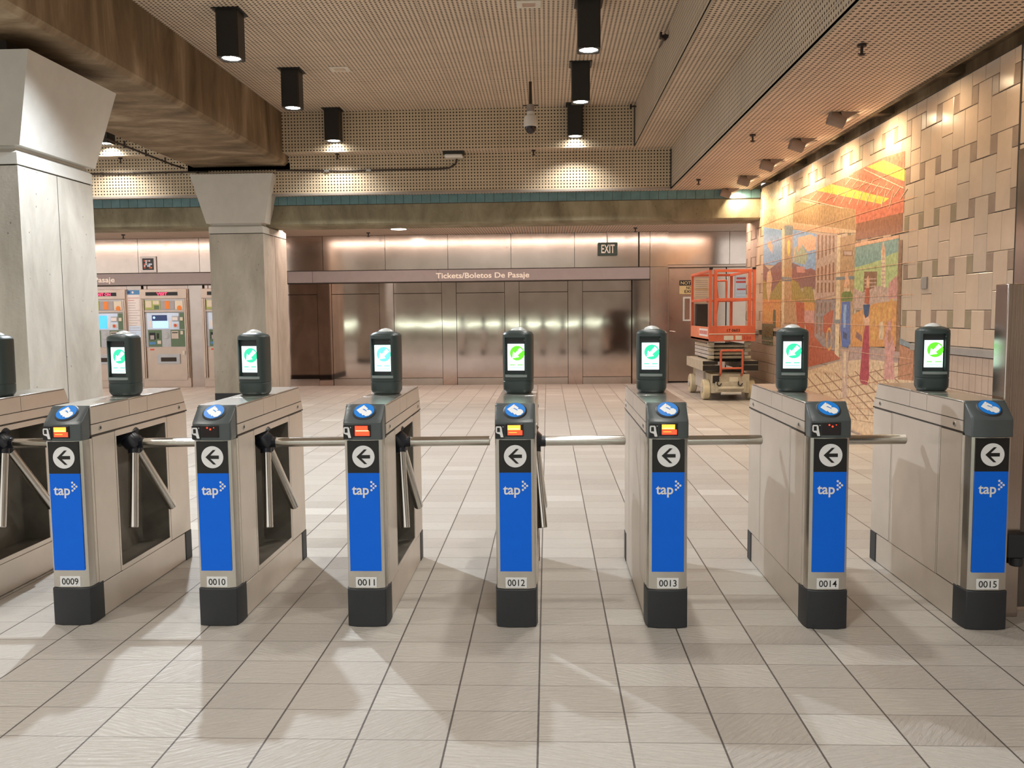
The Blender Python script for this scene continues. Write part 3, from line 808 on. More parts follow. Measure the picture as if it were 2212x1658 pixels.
# ------------------------------------------------------------------ ticket machines
def fu(u): return (u - 712)*.00228
def fz(v): return 1.975 - (v - 600)*.00226
def B(mb, u0, u1, v0, v1, y0, y1, m): return mb.box(fu(u0), fu(u1), y0, y1, fz(v1), fz(v0), m)
def ticket_machine(x, label, led, u0led, blue):
    t = thing('ticket_machine', label, 'ticket machine', (x, 13.0, 0), 'ticket machines')
    mb = MB(); B(mb, 500, 925, 600, 1473, .0, .14, 'machine_steel').build('cabinet', t, bevel=.004)
    mb = MB(); B(mb, 500, 918, 602, 685, -.03, .0, 'machine_steel')
    hd = mb.build('header', t, bevel=.004)
    mb = MB(); B(mb, 555, 840, 627, 658, -.035, -.029, 'sign_black').build('led_strip', hd)
    mb = MB(); lettering(mb, led, fu(u0led[0]), fu(u0led[1]), fz(655), fz(631), -.037, 'led_red').build('lettering', hd, smooth=False)
    mb = MB()
    for a, b in ((500, 522), (526, 536), (893, 905), (908, 918)): B(mb, a, b, 690, 1390, -.04, .0, 'machine_steel')
    mb.build('frame_rails', t, bevel=.003)
    f = MB(); B(f, 538, 892, 690, 1112, -.012, 0, 'machine_grey'); face = f.build('fascia', t)
    mb = MB()
    B(mb, 540, 680, 700, 782, -.02, -.01, 'machine_lime'); B(mb, 548, 602, 704, 762, -.022, -.019, 'paper'); B(mb, 615, 668, 704, 735, -.022, -.019, 'paper')
    B(mb, 625, 668, 745, 778, -.022, -.019, 'machine_green'); B(mb, 685, 805, 704, 780, -.02, -.01, 'print_grey'); B(mb, 722, 762, 706, 776, -.022, -.019, 'sticker_orange')
    B(mb, 812, 880, 704, 782, -.02, -.01, 'paper'); disc(mb, fu(850), fz(768), .05, -.021, 'sticker_orange', 20)
    B(mb, 538, 890, 788, 802, -.03, -.01, 'machine_steel')
    mb.build('instruction_strip', face)
    mb = MB(); B(mb, 555, 838, 812, 955, -.018, -.01, 'machine_light')
    if blue: B(mb, 600, 745, 830, 945, -.022, -.017, 'screen_blue')
    else: B(mb, 600, 735, 830, 880, -.022, -.017, 'screen_navy'); B(mb, 605, 745, 882, 945, -.022, -.017, 'screen_pale'); disc(mb, fu(620), fz(852), .025, -.024, 'screen_pale', 16)
    B(mb, 570, 596, 880, 940, -.022, -.017, 'paper_white'); B(mb, 750, 770, 880, 940, -.022, -.017, 'paper_white')
    mb.build('screen', face)
    mb = MB(); B(mb, 780, 838, 838, 885, -.03, -.01, 'machine_grey'); B(mb, 785, 832, 850, 878, -.04, -.03, 'paper_white'); B(mb, 790, 830, 905, 940, -.025, -.01, 'sticker_pale'); disc(mb, fu(808), fz(922), .03, -.028, 'sticker_red', 16)
    mb.build('card_slot', face)
    mb = MB(); B(mb, 560, 680, 962, 1108, -.018, -.01, 'machine_green'); B(mb, 572, 622, 985, 1045, -.03, -.018, 'sign_black'); B(mb, 580, 615, 1008, 1045, -.034, -.03, 'print_grey'); B(mb, 638, 655, 990, 1038, -.024, -.018, 'sign_black')
    B(mb, 568, 625, 1068, 1090, -.022, -.018, 'poster_blue'); B(mb, 640, 672, 1055, 1085, -.02, -.018, 'sticker_pale')
    mb.build('bill_slot', face); mb = MB()
    B(mb, 845, 890, 812, 955, -.018, -.01, 'machine_green'); B(mb, 850, 875, 850, 880, -.022, -.018, 'paper'); B(mb, 762, 890, 962, 1108, -.018, -.01, 'machine_green'); B(mb, 770, 832, 972, 1040, -.026, -.018, 'machine_steel'); B(mb, 776, 826, 982, 990, -.03, -.026, 'sign_black'); B(mb, 850, 872, 972, 1002, -.022, -.018, 'sticker_pale')
    mb.build('bill_panel', face)
    mb = MB(); disc(mb, fu(720), fz(1010), .062, -.022, 'lamp_ring', 28, .01); disc(mb, fu(720), fz(1010), .045, -.028, 'machine_grey', 28, .008)
    mb.build('coin_button', face)
    d = MB(); B(d, 540, 895, 1118, 1410, -.012, 0, 'machine_steel'); dr = d.build('lower_door', t, bevel=.003)
    mb = MB(); B(mb, 636, 838, 1176, 1262, -.035, -.012, 'machine_grey'); B(mb, 668, 808, 1205, 1242, -.038, -.03, 'dark_gap'); mb.build('ticket_tray', dr, bevel=.006)
    mb = MB(); B(mb, 862, 884, 1148, 1182, -.03, -.012, 'sticker_pale'); B(mb, 570, 608, 1128, 1142, -.014, -.012, 'sticker_red'); mb.build('latch', dr)
    return t
ticket_machine(-7.63, 'ticket machine fully in view between the columns, red LED word VISIT', 'VISIT', (655, 748), False)
ticket_machine(-8.88, 'ticket machine half hidden by the nearer column, bright blue screen', 'K EXIT ON', (628, 790), True)
ticket_machine(-6.38, 'ticket machine behind the farther column, only its left edge showing', 'EXIT', (655, 748), False)
mb = MB()
for x in (-7.005, -8.255, -9.505, -5.755): mb.box(x - .145, x + .145, 13.04, 13.12, .0, 2.04, 'pilaster_steel').box(x - .16, x - .146, 13.06, 13.12, 0, 2.04, 'dark_gap').box(x + .146, x + .16, 13.06, 13.12, 0, 2.04, 'dark_gap')
struct(mb.build('trim_8', smooth=False))

t = thing('information_poster', 'white information poster with a blue header between two ticket machines', 'poster', (-8.255, 13.03, .94))
MB().box(-.138, .138, -.008, .0, 0, 1.02, 'paper_white').build('sheet', t)
mb = MB().box(-.138, .138, -.010, -.008, .93, 1.02, 'poster_blue'); disc(mb, -.10, .975, .028, -.011, 'screen_navy', 16); disc(mb, -.02, .975, .022, -.011, 'paper_white', 12)
for k in range(16): mb.box(-.12, -.12 + random.uniform(.12, .24), -.010, -.008, .86 - k*.05, .868 - k*.05, 'print_red' if k < 2 else 'print_grey')
mb.box(-.13, .13, -.0095, -.008, .08, .30, 'machine_light')
mb.build('print', t)
t = thing('code_sign', 'square white-framed sign with a black field of coloured blocks on the steel wall', 'sign', (-7.955, 13.08, 2.315))
MB().box(-.16, .16, -.012, .01, 0, .315, 'paper_white').build('frame', t)
mb = MB().box(-.115, .115, -.016, -.012, .045, .275, 'sign_black')
cc = ['screen_pale', 'sticker_red', 'paper_white', 'poster_blue', 'sticker_orange']
for i in range(5):
    for j in range(5):
        if random.random() < .62: mb.box(-.085 + i*.034, -.055 + i*.034, -.018, -.016, .075 + j*.034, .105 + j*.034, ['machine_light', 'sticker_red', 'paper_white', 'poster_blue', 'sticker_orange'][random.randrange(5)])
mb.build('block_print', t)

t = thing('exit_sign', 'small dark green EXIT sign hanging before the steel wall', 'sign', (1.225, 13.02, 2.53))
MB().box(-.19, .19, -.02, .03, 0, .245, 'exit_green').build('housing', t, bevel=.004)
mb = MB(); lettering(mb, 'EXIT', -.125, .135, .04, .205, -.0215, 'letter_cream').build('lettering', t, smooth=False)
MB().cyl((0, 0, .245), (0, 0, .455), .008, 'lamp_ring', 10).build('stem', t)

t = thing('notice_sign', 'black and yellow NOTICE NO EXIT sign on the steel door', 'sign', (2.85, 13.28, 1.765))
MB().box(-.19, .19, -.004, .004, 0, .27, 'notice_yellow').build('plate', t)
mb = MB().box(-.19, .19, -.006, -.004, .165, .27, 'sign_black'); lettering(mb, 'NOTICE', -.165, .165, .185, .25, -.0075, 'notice_yellow')
lettering(mb, 'NO', -.055, .055, .095, .15, -.006, 'sign_black'); lettering(mb, 'EXIT', -.09, .09, .02, .078, -.006, 'sign_black')
mb.build('lettering', t, smooth=False)
t = thing('door_notice', 'grey printed notice with red lines on the right-hand steel door', 'sign', (3.88, 13.28, 1.62))
MB().box(-.13, .13, -.004, .004, 0, .49, 'machine_grey').build('sheet', t)
mb = MB()
for k, (w, h) in enumerate(((.2, .04), (.22, .04), (.0, 0), (.18, .03), (.2, .012), (.2, .012))):
    if w: mb.box(-w/2, w/2, -.006, -.004, .42 - k*.07, .42 - k*.07 + h, 'print_red' if k < 4 else 'print_grey')
mb.build('print', t)

# little grey wall plate on the tiles
tag(MB().box(3.560, 3.577, 4.312, 4.428, 1.610, 1.720, 'ledge_grey').build('wall_plate', bevel=.003), 'small grey electrical cover plate on the beige wall tiles', 'wall plate')

# ------------------------------------------------------------------ scissor lift
t = thing('scissor_lift', 'orange and cream scissor lift parked before the steel door', 'lift', (2.94, 10.62, 0))
HX = .36
mb = MB().box(-.30, .30, -.82, .85, .12, .42, 'lift_cream').box(-.24, .24, -.86, -.80, .14, .30, 'lift_cream').box(-.335, -.30, -.30, .45, .15, .47, 'lift_grey').box(.30, .335, -.30, .45, .15, .47, 'lift_grey')
mb.box(-.28, -.18, -.835, -.815, .28, .40, 'rubber_black').box(-.02, .12, -.832, -.818, .30, .38, 'paper')
mb.cyl((-.2, -.86, .20), (.2, -.86, .20), .03, 'lift_cream', 12).cyl((-.16, -.88, .12), (.16, -.88, .12), .022, 'lift_grey', 12)
for x in (-.18, .15): mb.tube([(x - .03, -.86, .31), (x - .04, -.88, .26), (x, -.88, .24), (x + .03, -.87, .28)], .009, 'rubber_black')
mb.build('chassis', t, bevel=.006)
for sx in (-1, 1):
    for y in (-.62, .62):
        w = MB().cyl((sx*.30, y, .165), (sx*.41, y, .165), .165, 'wheel_cream', 30, prof=[(0, .15), (.12, .165), (.88, .165), (1, .15)]).build('wheel', t)
        MB().cyl((sx*.405, y, .165), (sx*.425, y, .165), .06, 'lift_grey', 18).build('hub', w)
for sx in (-1, 1):
    mb = MB().box(min(sx*.24, sx*.43), max(sx*.24, sx*.43), -.80, .80, .47, .63, 'lift_cream')
    mb.box(min(sx*.14, sx*.435), max(sx*.14, sx*.435), -.82, -.795, .475, .56, 'rubber_black').box(min(sx*.2, sx*.435), max(sx*.2, sx*.435), -.82, -.795, .575, .63, 'rubber_black')
    mb.build('side_tray', t, bevel=.005)
mb = MB()
for k, z in enumerate((.66, .72, .78, .84)):
    for sx in (-1, 1): mb.box(min(sx*.24, sx*.30), max(sx*.24, sx*.30), -.70, .72, z, z + .05, 'lift_grey' if k < 3 else 'lift_cream')
    mb.cyl((-.31, -.62, z + .02), (.31, -.62, z + .02), .022, 'lift_cream', 12)
    mb.box(-.22, .22, -.55, .6, z, z + .028, 'rubber_black').box(-.2, .2, -.60, -.56, z + .03, z + .045, 'lift_grey')
for sx in (-1, 1):
    for z in (.68, .80, .905): mb.cyl((sx*.24, -.70, z), (sx*.34, -.70, z), .03, 'lift_cream', 14)
mb.box(-.26, .26, -.45, .65, .60, .66, 'rubber_black')
mb.build('scissor_stack', t, bevel=.003)
mb = MB().tube([(-.17, -.90, .44), (-.17, -.90, .80), (.17, -.90, .80), (.17, -.90, .44)], .018, 'orange_paint', 12).tube([(-.17, -.90, .52), (.17, -.90, .52)], .016, 'orange_paint', 12)
mb.tube([(-.17, -.90, .44), (-.17, -.82, .40)], .016, 'orange_paint').tube([(.17, -.90, .44), (.17, -.82, .40)], .016, 'orange_paint')
mb.build('ladder', t)
MB().box(-HX, HX, -.88, .80, .945, .985, 'lift_grey').build('platform', t, bevel=.004)
mb = MB()
mb.box(-HX, HX, -.905, -.88, .945, 1.19, 'orange_paint').box(-HX, HX, .80, .82, .945, 1.15, 'orange_paint')
for sx in (-1, 1): mb.box(min(sx*HX, sx*(HX - .015)), max(sx*HX, sx*(HX - .015)), -.88, .80, .945, 1.17, 'orange_worn')
mb.box(-HX, HX, -.912, -.905, 1.055, 1.068, 'sticker_pale')
tb = mb.build('toe_board', t, bevel=.003)
mb = MB().box(-.13, .02, -.914, -.912, .965, 1.035, 'sticker_pale').box(.05, .15, -.914, -.912, .965, 1.035, 'sticker_pale')
for k in range(3): mb.box(.18 + k*.045, .20 + k*.045, -.914, -.912, .98, 1.02, 'print_red')
lettering(mb, '17 0603', -.08, .12, 1.095, 1.14, -.9065, 'sign_black')
mb.box(-HX - .002, -HX, -.80, -.05, 1.02, 1.14, 'paper_white')
for k in range(7): mb.box(-HX - .004, -HX - .002, -.76 + k*.1, -.70 + k*.1, 1.05, 1.11, 'sticker_red')
mb.build('decals', tb, smooth=False)
mb = MB(); O = 'orange_paint'
P = lambda x, y, w=.022: mb.box(x - w, x + w, y - w, y + w, 1.0, 2.07, O)
for x, y in ((-HX + .02, -.88), (-HX + .10, -.885), (HX - .02, -.88), (HX - .09, -.885), (-HX + .02, .78), (HX - .02, .78), (.05, .78)): P(x, y)
for z in (1.60, 2.05):
    for x in (-HX + .02, HX - .02): mb.box(x - .02, x + .02, -.88, .78, z - .02, z + .02, O)
    mb.box(-HX + .10, HX - .09, -.905, -.865, z - .022, z + .022, O).box(-HX, HX, .76, .80, z - .02, z + .02, O)
mb.tube([(.05, .74, 2.02), (.10, .74, 1.6), (.05, .74, 1.2)], .02, O).tube([(.08, .72, 1.95), (.24, .72, 1.95), (.24, .72, 1.62)], .018, O)
mb.box(-HX + .0, -HX + .05, -.91, -.86, 2.07, 2.10, 'sign_black').box(HX - .05, HX, -.91, -.86, 2.07, 2.10, 'sign_black')
mb.build('guard_rail', t, bevel=.003)
mb = MB().box(-.30, -.10, .60, .72, 1.08, 1.55, 'rubber_black').build('control_box', t, bevel=.01)
mb = MB().box(-.32, -.04, .745, .76, 1.66, 2.0, 'paper').box(-.32, -.04, .740, .746, 1.80, 1.815, 'notice_yellow')
for k in range(9): mb.box(-.29, -.08, .742, .746, 1.68 + k*.034, 1.688 + k*.034, 'print_grey')
mb.box(-.32, -.10, .745, .76, 1.56, 1.65, 'paper')
mb.build('document_sheets', t)
MURAL = [
 ('cream', [(10.535,3.422),(9.53,3.399),(9.485,2.638),(10.497,2.735)]),
 ('sand', [(10.384,3.05),(8.418,2.934),(6.234,2.571),(6.178,2.295),(6.79,2.352),(8.714,2.634),(10.373,2.867)]),
 ('tan', [(8.733,2.957),(8.418,2.928),(6.247,2.568),(6.193,2.324),(8.717,2.68)]),
 ('salmon', [(8.44,2.981),(6.634,2.989),(5.441,3.008),(4.903,2.974),(4.891,2.374),(6.197,2.388),(6.234,2.566),(7.625,2.811)]),
 ('yellow', [(7.703,2.989),(7.126,2.987),(5.263,2.562),(5.474,2.53)]),
 ('yellow', [(5.915,2.992),(5.439,2.982),(4.897,2.797),(4.889,2.677)]),
 ('brown', [(6.197,2.399),(4.914,2.377),(4.917,2.186),(6.191,2.214)]),
 ('peach', [(10.373,2.867),(9.113,2.704),(9.24,2.639),(10.394,2.777)]),
 ('peach', [(8.715,2.651),(6.707,2.383),(6.775,2.336),(8.711,2.587)]),
 ('sky', [(10.379,2.776),(9.271,2.621),(9.268,2.094),(10.377,2.171)]),
 ('plum', [(10.378,2.187),(9.992,2.07),(9.495,2.152),(9.272,2.161),(9.255,1.596),(10.378,1.614)]),
 ('olive', [(10.364,1.942),(9.79,1.715),(9.284,1.899),(9.262,1.536),(10.374,1.549)]),
 ('orange', [(10.377,1.606),(9.783,1.589),(9.293,1.582),(9.284,1.156),(10.388,1.219)]),
 ('dark_green', [(10.401,1.211),(9.702,1.212),(9.711,0.865),(10.402,0.888)]),
 ('peach', [(10.11,2.507),(9.958,2.526),(9.802,2.435),(9.825,2.312),(10.106,2.443)]),
 ('sand', [(10.114,2.028),(9.931,2.067),(9.802,1.919),(9.88,1.701),(10.024,1.545),(10.164,1.805)]),
 ('amber', [(10.272,1.466),(9.771,1.384),(9.763,1.243),(10.258,1.221)]),
 ('dark_green', [(9.714,1.431),(9.568,1.431),(9.551,1.152),(9.728,1.148)]),
 ('cream', [(9.284,2.649),(9.137,2.635),(9.09,1.205),(9.232,1.203)]),
 ('tan', [(9.146,2.606),(8.727,2.552),(8.458,1.526),(8.44,1.228),(9.091,1.22)]),
 ('slate', [(9.15,2.68),(8.732,2.624),(8.724,2.494),(9.141,2.532)]),
 ('yellow', [(8.992,2.431),(8.915,2.446),(8.846,2.419),(8.838,2.273),(8.9,2.205),(8.983,2.283)]),
 ('slate', [(9.258,1.928),(8.728,1.891),(8.725,1.836),(9.254,1.864)]),
 ('sky', [(8.719,2.577),(7.626,2.415),(7.637,1.912),(8.709,1.991)]),
 ('sage', [(8.531,2.322),(8.245,2.314),(7.963,2.157),(8.09,2.043),(8.616,2.101)]),
 ('peach', [(8.441,2.441),(7.892,2.433),(7.64,2.371),(7.656,2.215),(8.011,2.214),(8.245,2.327),(8.476,2.219)]),
 ('sand', [(8.628,2.315),(8.531,2.322),(8.617,2.129),(8.691,2.105)]),
 ('plum', [(8.726,2.107),(8.369,2.044),(8.041,1.972),(7.842,1.982),(7.639,1.939),(7.632,1.702),(8.72,1.761)]),
 ('rose', [(8.513,2.038),(8.134,2.018),(8.084,1.933),(8.46,1.951)]),
 ('olive', [(8.742,1.877),(8.403,1.808),(8.205,1.662),(8.118,1.743),(7.783,1.732),(7.642,1.517),(8.723,1.558)]),
 ('brick', [(8.508,1.541),(8.104,1.522),(8.082,1.164),(8.412,1.158)]),
 ('orange', [(8.105,1.536),(7.642,1.517),(7.648,1.411),(8.098,1.419)]),
 ('rose', [(8.098,1.419),(7.648,1.411),(7.647,1.252),(8.088,1.26)]),
 ('brick', [(8.088,1.26),(7.647,1.252),(7.387,1.086),(7.299,0.959),(6.69,0.897),(6.65,0.826),(7.915,0.648),(7.966,1.125)]),
 ('stone', [(7.626,2.415),(6.818,2.345),(6.836,1.606),(7.632,1.556)]),
 ('umber', [(7.584,2.398),(7.513,2.392),(7.498,2.081),(7.564,2.076)]),
 ('umber', [(7.565,1.968),(7.495,1.968),(7.493,1.808),(7.559,1.808)]),
 ('umber', [(7.562,1.778),(7.492,1.778),(7.492,1.645),(7.558,1.644)]),
 ('umber', [(7.428,2.382),(7.359,2.376),(7.346,2.094),(7.409,2.089)]),
 ('umber', [(7.411,1.978),(7.342,1.978),(7.339,1.802),(7.404,1.802)]),
 ('umber', [(7.406,1.773),(7.338,1.773),(7.338,1.644),(7.402,1.643)]),
 ('umber', [(7.276,2.366),(7.209,2.36),(7.198,2.107),(7.259,2.103)]),
 ('umber', [(7.26,1.987),(7.194,1.987),(7.19,1.797),(7.252,1.796)]),
 ('umber', [(7.254,1.767),(7.188,1.767),(7.188,1.643),(7.25,1.642)]),
 ('umber', [(7.128,2.35),(7.064,2.344),(7.053,2.12),(7.114,2.115)]),
 ('umber', [(7.114,1.997),(7.049,1.997),(7.044,1.791),(7.105,1.791)]),
 ('umber', [(7.107,1.762),(7.042,1.762),(7.042,1.642),(7.103,1.641)]),
 ('umber', [(6.985,2.335),(6.922,2.329),(6.913,2.132),(6.972,2.128)]),
 ('umber', [(6.971,2.006),(6.909,2.006),(6.902,1.786),(6.961,1.785)]),
 ('umber', [(6.963,1.757),(6.9,1.757),(6.9,1.642),(6.959,1.64)]),
 ('grey', [(7.631,1.55),(6.833,1.557),(6.836,0.915),(7.299,0.959),(7.636,1.079)]),
 ('umber', [(7.57,1.516),(7.5,1.519),(7.504,1.378),(7.57,1.378)]),
 ('umber', [(7.568,1.345),(7.506,1.345),(7.512,1.109),(7.571,1.114)]),
 ('umber', [(7.398,1.514),(7.33,1.517),(7.333,1.378),(7.397,1.378)]),
 ('umber', [(7.395,1.346),(7.335,1.346),(7.339,1.087),(7.396,1.092)]),
 ('umber', [(7.23,1.512),(7.164,1.515),(7.167,1.378),(7.23,1.378)]),
 ('umber', [(7.228,1.346),(7.169,1.346),(7.171,1.066),(7.226,1.071)]),
 ('umber', [(7.068,1.51),(7.004,1.513),(7.007,1.378),(7.067,1.378)]),
 ('umber', [(7.065,1.347),(7.008,1.347),(7.008,1.046),(7.062,1.051)]),
 ('brick', [(7.283,1.346),(7.016,1.41),(6.886,1.422),(6.931,1.248),(7.094,1.132),(7.29,1.14)]),
 ('amber', [(6.927,1.061),(6.942,0.972),(6.964,0.991),(6.951,1.06)]),
 ('amber', [(6.942,0.972),(6.995,0.915),(7.005,0.947),(6.964,0.991)]),
 ('amber', [(6.995,0.915),(7.066,0.912),(7.06,0.944),(7.005,0.947)]),
 ('amber', [(7.066,0.912),(7.127,0.965),(7.108,0.986),(7.06,0.944)]),
 ('amber', [(7.127,0.965),(7.155,1.054),(7.129,1.055),(7.108,0.986)]),
 ('amber', [(7.155,1.054),(7.138,1.144),(7.116,1.125),(7.129,1.055)]),
 ('amber', [(7.138,1.144),(7.084,1.201),(7.074,1.169),(7.116,1.125)]),
 ('amber', [(7.084,1.201),(7.013,1.202),(7.019,1.17),(7.074,1.169)]),
 ('amber', [(7.013,1.202),(6.953,1.148),(6.972,1.129),(7.019,1.17)]),
 ('amber', [(6.953,1.148),(6.927,1.061),(6.951,1.06),(6.972,1.129)]),
 ('cream', [(6.824,2.33),(6.681,2.317),(6.669,0.843),(6.823,0.885)]),
 ('tan', [(6.71,2.288),(6.192,2.282),(6.22,1.212),(6.232,0.994),(6.647,0.978)]),
 ('umber', [(6.606,2.126),(6.285,2.103),(6.281,2.038),(6.602,2.064)]),
 ('stone', [(6.574,2.114),(6.315,2.096),(6.312,2.051),(6.571,2.071)]),
 ('slate', [(6.847,1.82),(6.172,1.809),(6.17,1.768),(6.845,1.785)]),
 ('slate', [(6.836,1.301),(6.668,1.305),(6.673,1.253),(6.832,1.251)]),
 ('teal', [(6.212,2.131),(4.985,2.132),(4.99,1.822),(6.206,1.817)]),
 ('lime', [(6.205,1.904),(5.737,1.924),(5.444,1.944),(5.17,1.987),(4.99,1.998),(5.0,1.635),(6.208,1.616)]),
 ('teal', [(6.209,1.978),(5.948,1.975),(6.087,1.904),(6.205,1.911)]),
 ('umber', [(5.904,1.843),(5.532,1.827),(5.534,1.55),(5.921,1.557)]),
 ('stone', [(5.892,1.764),(5.554,1.756),(5.556,1.744),(5.895,1.75)]),
 ('stone', [(5.889,1.723),(5.551,1.716),(5.554,1.703),(5.892,1.709)]),
 ('stone', [(5.887,1.681),(5.548,1.676),(5.551,1.663),(5.889,1.667)]),
 ('stone', [(5.884,1.64),(5.546,1.636),(5.548,1.623),(5.886,1.625)]),
 ('stone', [(5.881,1.598),(5.543,1.595),(5.546,1.583),(5.884,1.584)]),
 ('cream', [(5.435,2.042),(5.326,2.048),(5.293,1.643),(5.408,1.634)]),
 ('peach', [(5.415,2.077),(5.382,2.148),(5.331,2.034),(5.328,1.985),(5.422,1.986)]),
 ('stone', [(5.423,1.955),(5.319,1.951),(5.319,1.939),(5.422,1.941)]),
 ('stone', [(5.42,1.913),(5.317,1.909),(5.316,1.897),(5.419,1.899)]),
 ('stone', [(5.417,1.871),(5.314,1.868),(5.313,1.856),(5.416,1.858)]),
 ('stone', [(5.414,1.829),(5.311,1.827),(5.31,1.814),(5.413,1.816)]),
 ('stone', [(5.412,1.787),(5.308,1.785),(5.308,1.773),(5.411,1.774)]),
 ('stone', [(5.409,1.745),(5.306,1.744),(5.305,1.731),(5.408,1.732)]),
 ('stone', [(5.406,1.703),(5.303,1.702),(5.302,1.69),(5.405,1.69)]),
 ('stone', [(6.212,1.67),(5.924,1.609),(5.49,1.674),(5.207,1.641),(4.991,1.705),(4.989,1.47),(6.211,1.428)]),
 ('rose', [(5.211,1.689),(5.009,1.765),(4.993,1.529),(5.215,1.532)]),
 ('orange', [(6.245,1.36),(5.912,1.426),(5.575,1.488),(4.998,1.508),(4.99,1.041),(6.251,0.993)]),
 ('amber', [(5.638,1.438),(5.557,1.456),(5.608,1.235),(5.707,1.208)]),
 ('amber', [(5.477,1.474),(5.398,1.492),(5.448,1.275),(5.543,1.249)]),
 ('amber', [(5.32,1.485),(5.244,1.503),(5.291,1.289),(5.383,1.263)]),
 ('amber', [(5.169,1.52),(5.096,1.536),(5.141,1.327),(5.23,1.302)]),
 ('plum', [(6.094,1.174),(5.928,1.125),(5.924,1.059),(6.127,1.106)]),
 ('amber', [(5.622,1.197),(5.506,1.186),(5.517,1.098),(5.649,1.094)]),
 ('sand', [(5.432,1.275),(5.354,1.301),(5.302,1.228),(5.325,1.104),(5.436,1.101)]),
 ('umber', [(4.989,2.114),(4.902,2.107),(4.9,0.994),(4.987,0.996)]),
 ('peach', [(6.222,2.179),(4.993,2.161),(4.988,2.132),(6.212,2.135)]),
 ('mauve', [(6.29,0.992),(4.894,0.994),(4.921,0.881),(6.318,0.826)]),
 ('clay', [(4.9,1.07),(4.561,1.024),(4.567,0.731),(4.91,0.715)]),
 ('slate', [(4.898,1.132),(4.537,1.07),(4.535,1.028),(4.9,1.073)]),
 ('sand', [(8.3,0.532),(6.76,0.786),(5.771,0.876),(4.921,0.881),(4.91,0.715),(4.541,0.733),(4.488,0.341),(5.406,-0.094),(6.344,0.018),(8.249,-0.309)]),
 ('umber', [(8.027,0.536),(7.985,0.544),(6.39,0.124),(6.43,0.114)]),
 ('umber', [(7.593,0.577),(7.554,0.584),(6.011,0.172),(6.047,0.162)]),
 ('umber', [(7.191,0.615),(7.154,0.622),(5.659,0.216),(5.693,0.207)]),
 ('umber', [(6.816,0.65),(6.782,0.657),(5.333,0.257),(5.364,0.248)]),
 ('umber', [(6.466,0.683),(6.434,0.689),(5.028,0.296),(5.057,0.287)]),
 ('umber', [(6.139,0.714),(6.109,0.72),(4.743,0.332),(4.771,0.323)]),
 ('umber', [(5.832,0.743),(5.805,0.749),(4.477,0.365),(4.502,0.357)]),
 ('umber', [(5.545,0.77),(5.519,0.776),(4.227,0.397),(4.251,0.389)]),
 ('umber', [(5.274,0.796),(5.249,0.801),(3.991,0.426),(4.014,0.419)]),
 ('umber', [(8.232,0.323),(8.231,0.313),(4.592,0.9),(4.592,0.909)]),
 ('umber', [(8.224,0.2),(8.224,0.19),(4.584,0.792),(4.585,0.801)]),
 ('umber', [(8.217,0.077),(8.216,0.067),(4.577,0.685),(4.578,0.694)]),
 ('umber', [(8.209,-0.046),(8.209,-0.056),(4.57,0.577),(4.57,0.586)]),
 ('umber', [(8.202,-0.17),(8.201,-0.18),(4.563,0.469),(4.563,0.478)]),
 ('umber', [(8.195,-0.293),(8.194,-0.303),(4.555,0.361),(4.556,0.37)]),
 ('umber', [(8.187,-0.416),(8.186,-0.426),(4.548,0.253),(4.549,0.262)]),
 ('mauve', [(8.249,-0.309),(6.345,0.032),(5.406,-0.088),(4.488,0.341),(4.404,-0.328),(8.234,-0.557)]),
 ('green', [(6.614,1.612),(6.528,1.651),(6.332,1.649),(6.244,1.59),(6.266,1.52),(6.621,1.525)]),
 ('sand', [(6.53,1.679),(6.372,1.675),(6.331,1.633),(6.547,1.638)]),
 ('peach', [(6.501,1.858),(6.43,1.854),(6.368,1.729),(6.45,1.677),(6.551,1.701),(6.516,1.775)]),
 ('blue', [(6.6,1.513),(6.316,1.518),(6.292,1.033),(6.386,0.974),(6.566,0.981),(6.637,1.204)]),
 ('navy', [(6.537,1.164),(6.396,1.139),(6.411,1.07),(6.532,1.087)]),
 ('sky', [(6.537,1.485),(6.438,1.484),(6.46,1.207),(6.54,1.206)]),
 ('stone', [(6.572,0.952),(6.318,0.956),(6.375,0.378),(6.518,0.363)]),
 ('cream', [(6.502,0.927),(6.422,0.931),(6.423,0.513),(6.496,0.647)]),
 ('brick', [(5.84,1.659),(5.762,1.676),(5.721,1.579),(5.735,1.477),(5.874,1.491)]),
 ('peach', [(5.829,1.762),(5.78,1.792),(5.742,1.733),(5.754,1.657),(5.829,1.659)]),
 ('navy', [(5.908,1.476),(5.708,1.477),(5.751,1.349),(5.829,1.329),(5.881,1.374)]),
 ('peach', [(5.909,1.374),(5.842,1.322),(5.75,1.342),(5.708,1.374),(5.706,1.246),(5.883,1.244)]),
 ('crimson', [(5.837,1.244),(5.72,1.246),(5.683,0.674),(5.752,0.584),(5.911,0.591),(5.968,0.632),(5.89,1.086)]),
 ('rose', [(5.199,1.29),(5.156,1.321),(5.117,1.279),(5.103,1.195),(5.064,1.1),(4.994,1.019),(5.041,0.933),(4.991,0.709),(5.282,0.686),(5.251,0.923),(5.288,1.105),(5.239,1.204)]),
 ('clay', [(5.193,1.205),(5.118,1.207),(5.112,1.111),(5.154,1.061),(5.208,1.108)]),
 ('cream', [(8.307,2.969),(6.611,2.626),(6.61,2.616),(8.306,2.958)]),
 ('cream', [(6.524,2.982),(5.207,2.644),(5.206,2.636),(6.523,2.972)]),
 ('cream', [(8.271,2.992),(6.312,2.985),(6.312,2.976),(8.27,2.981)]),
 ('cream', [(5.987,2.981),(4.907,2.617),(4.907,2.609),(5.986,2.972)]),
 ('cream', [(7.65,2.955),(7.627,2.95),(7.956,2.891),(7.988,2.895)]),
 ('cream', [(7.339,2.915),(7.316,2.91),(7.613,2.837),(7.643,2.841)]),
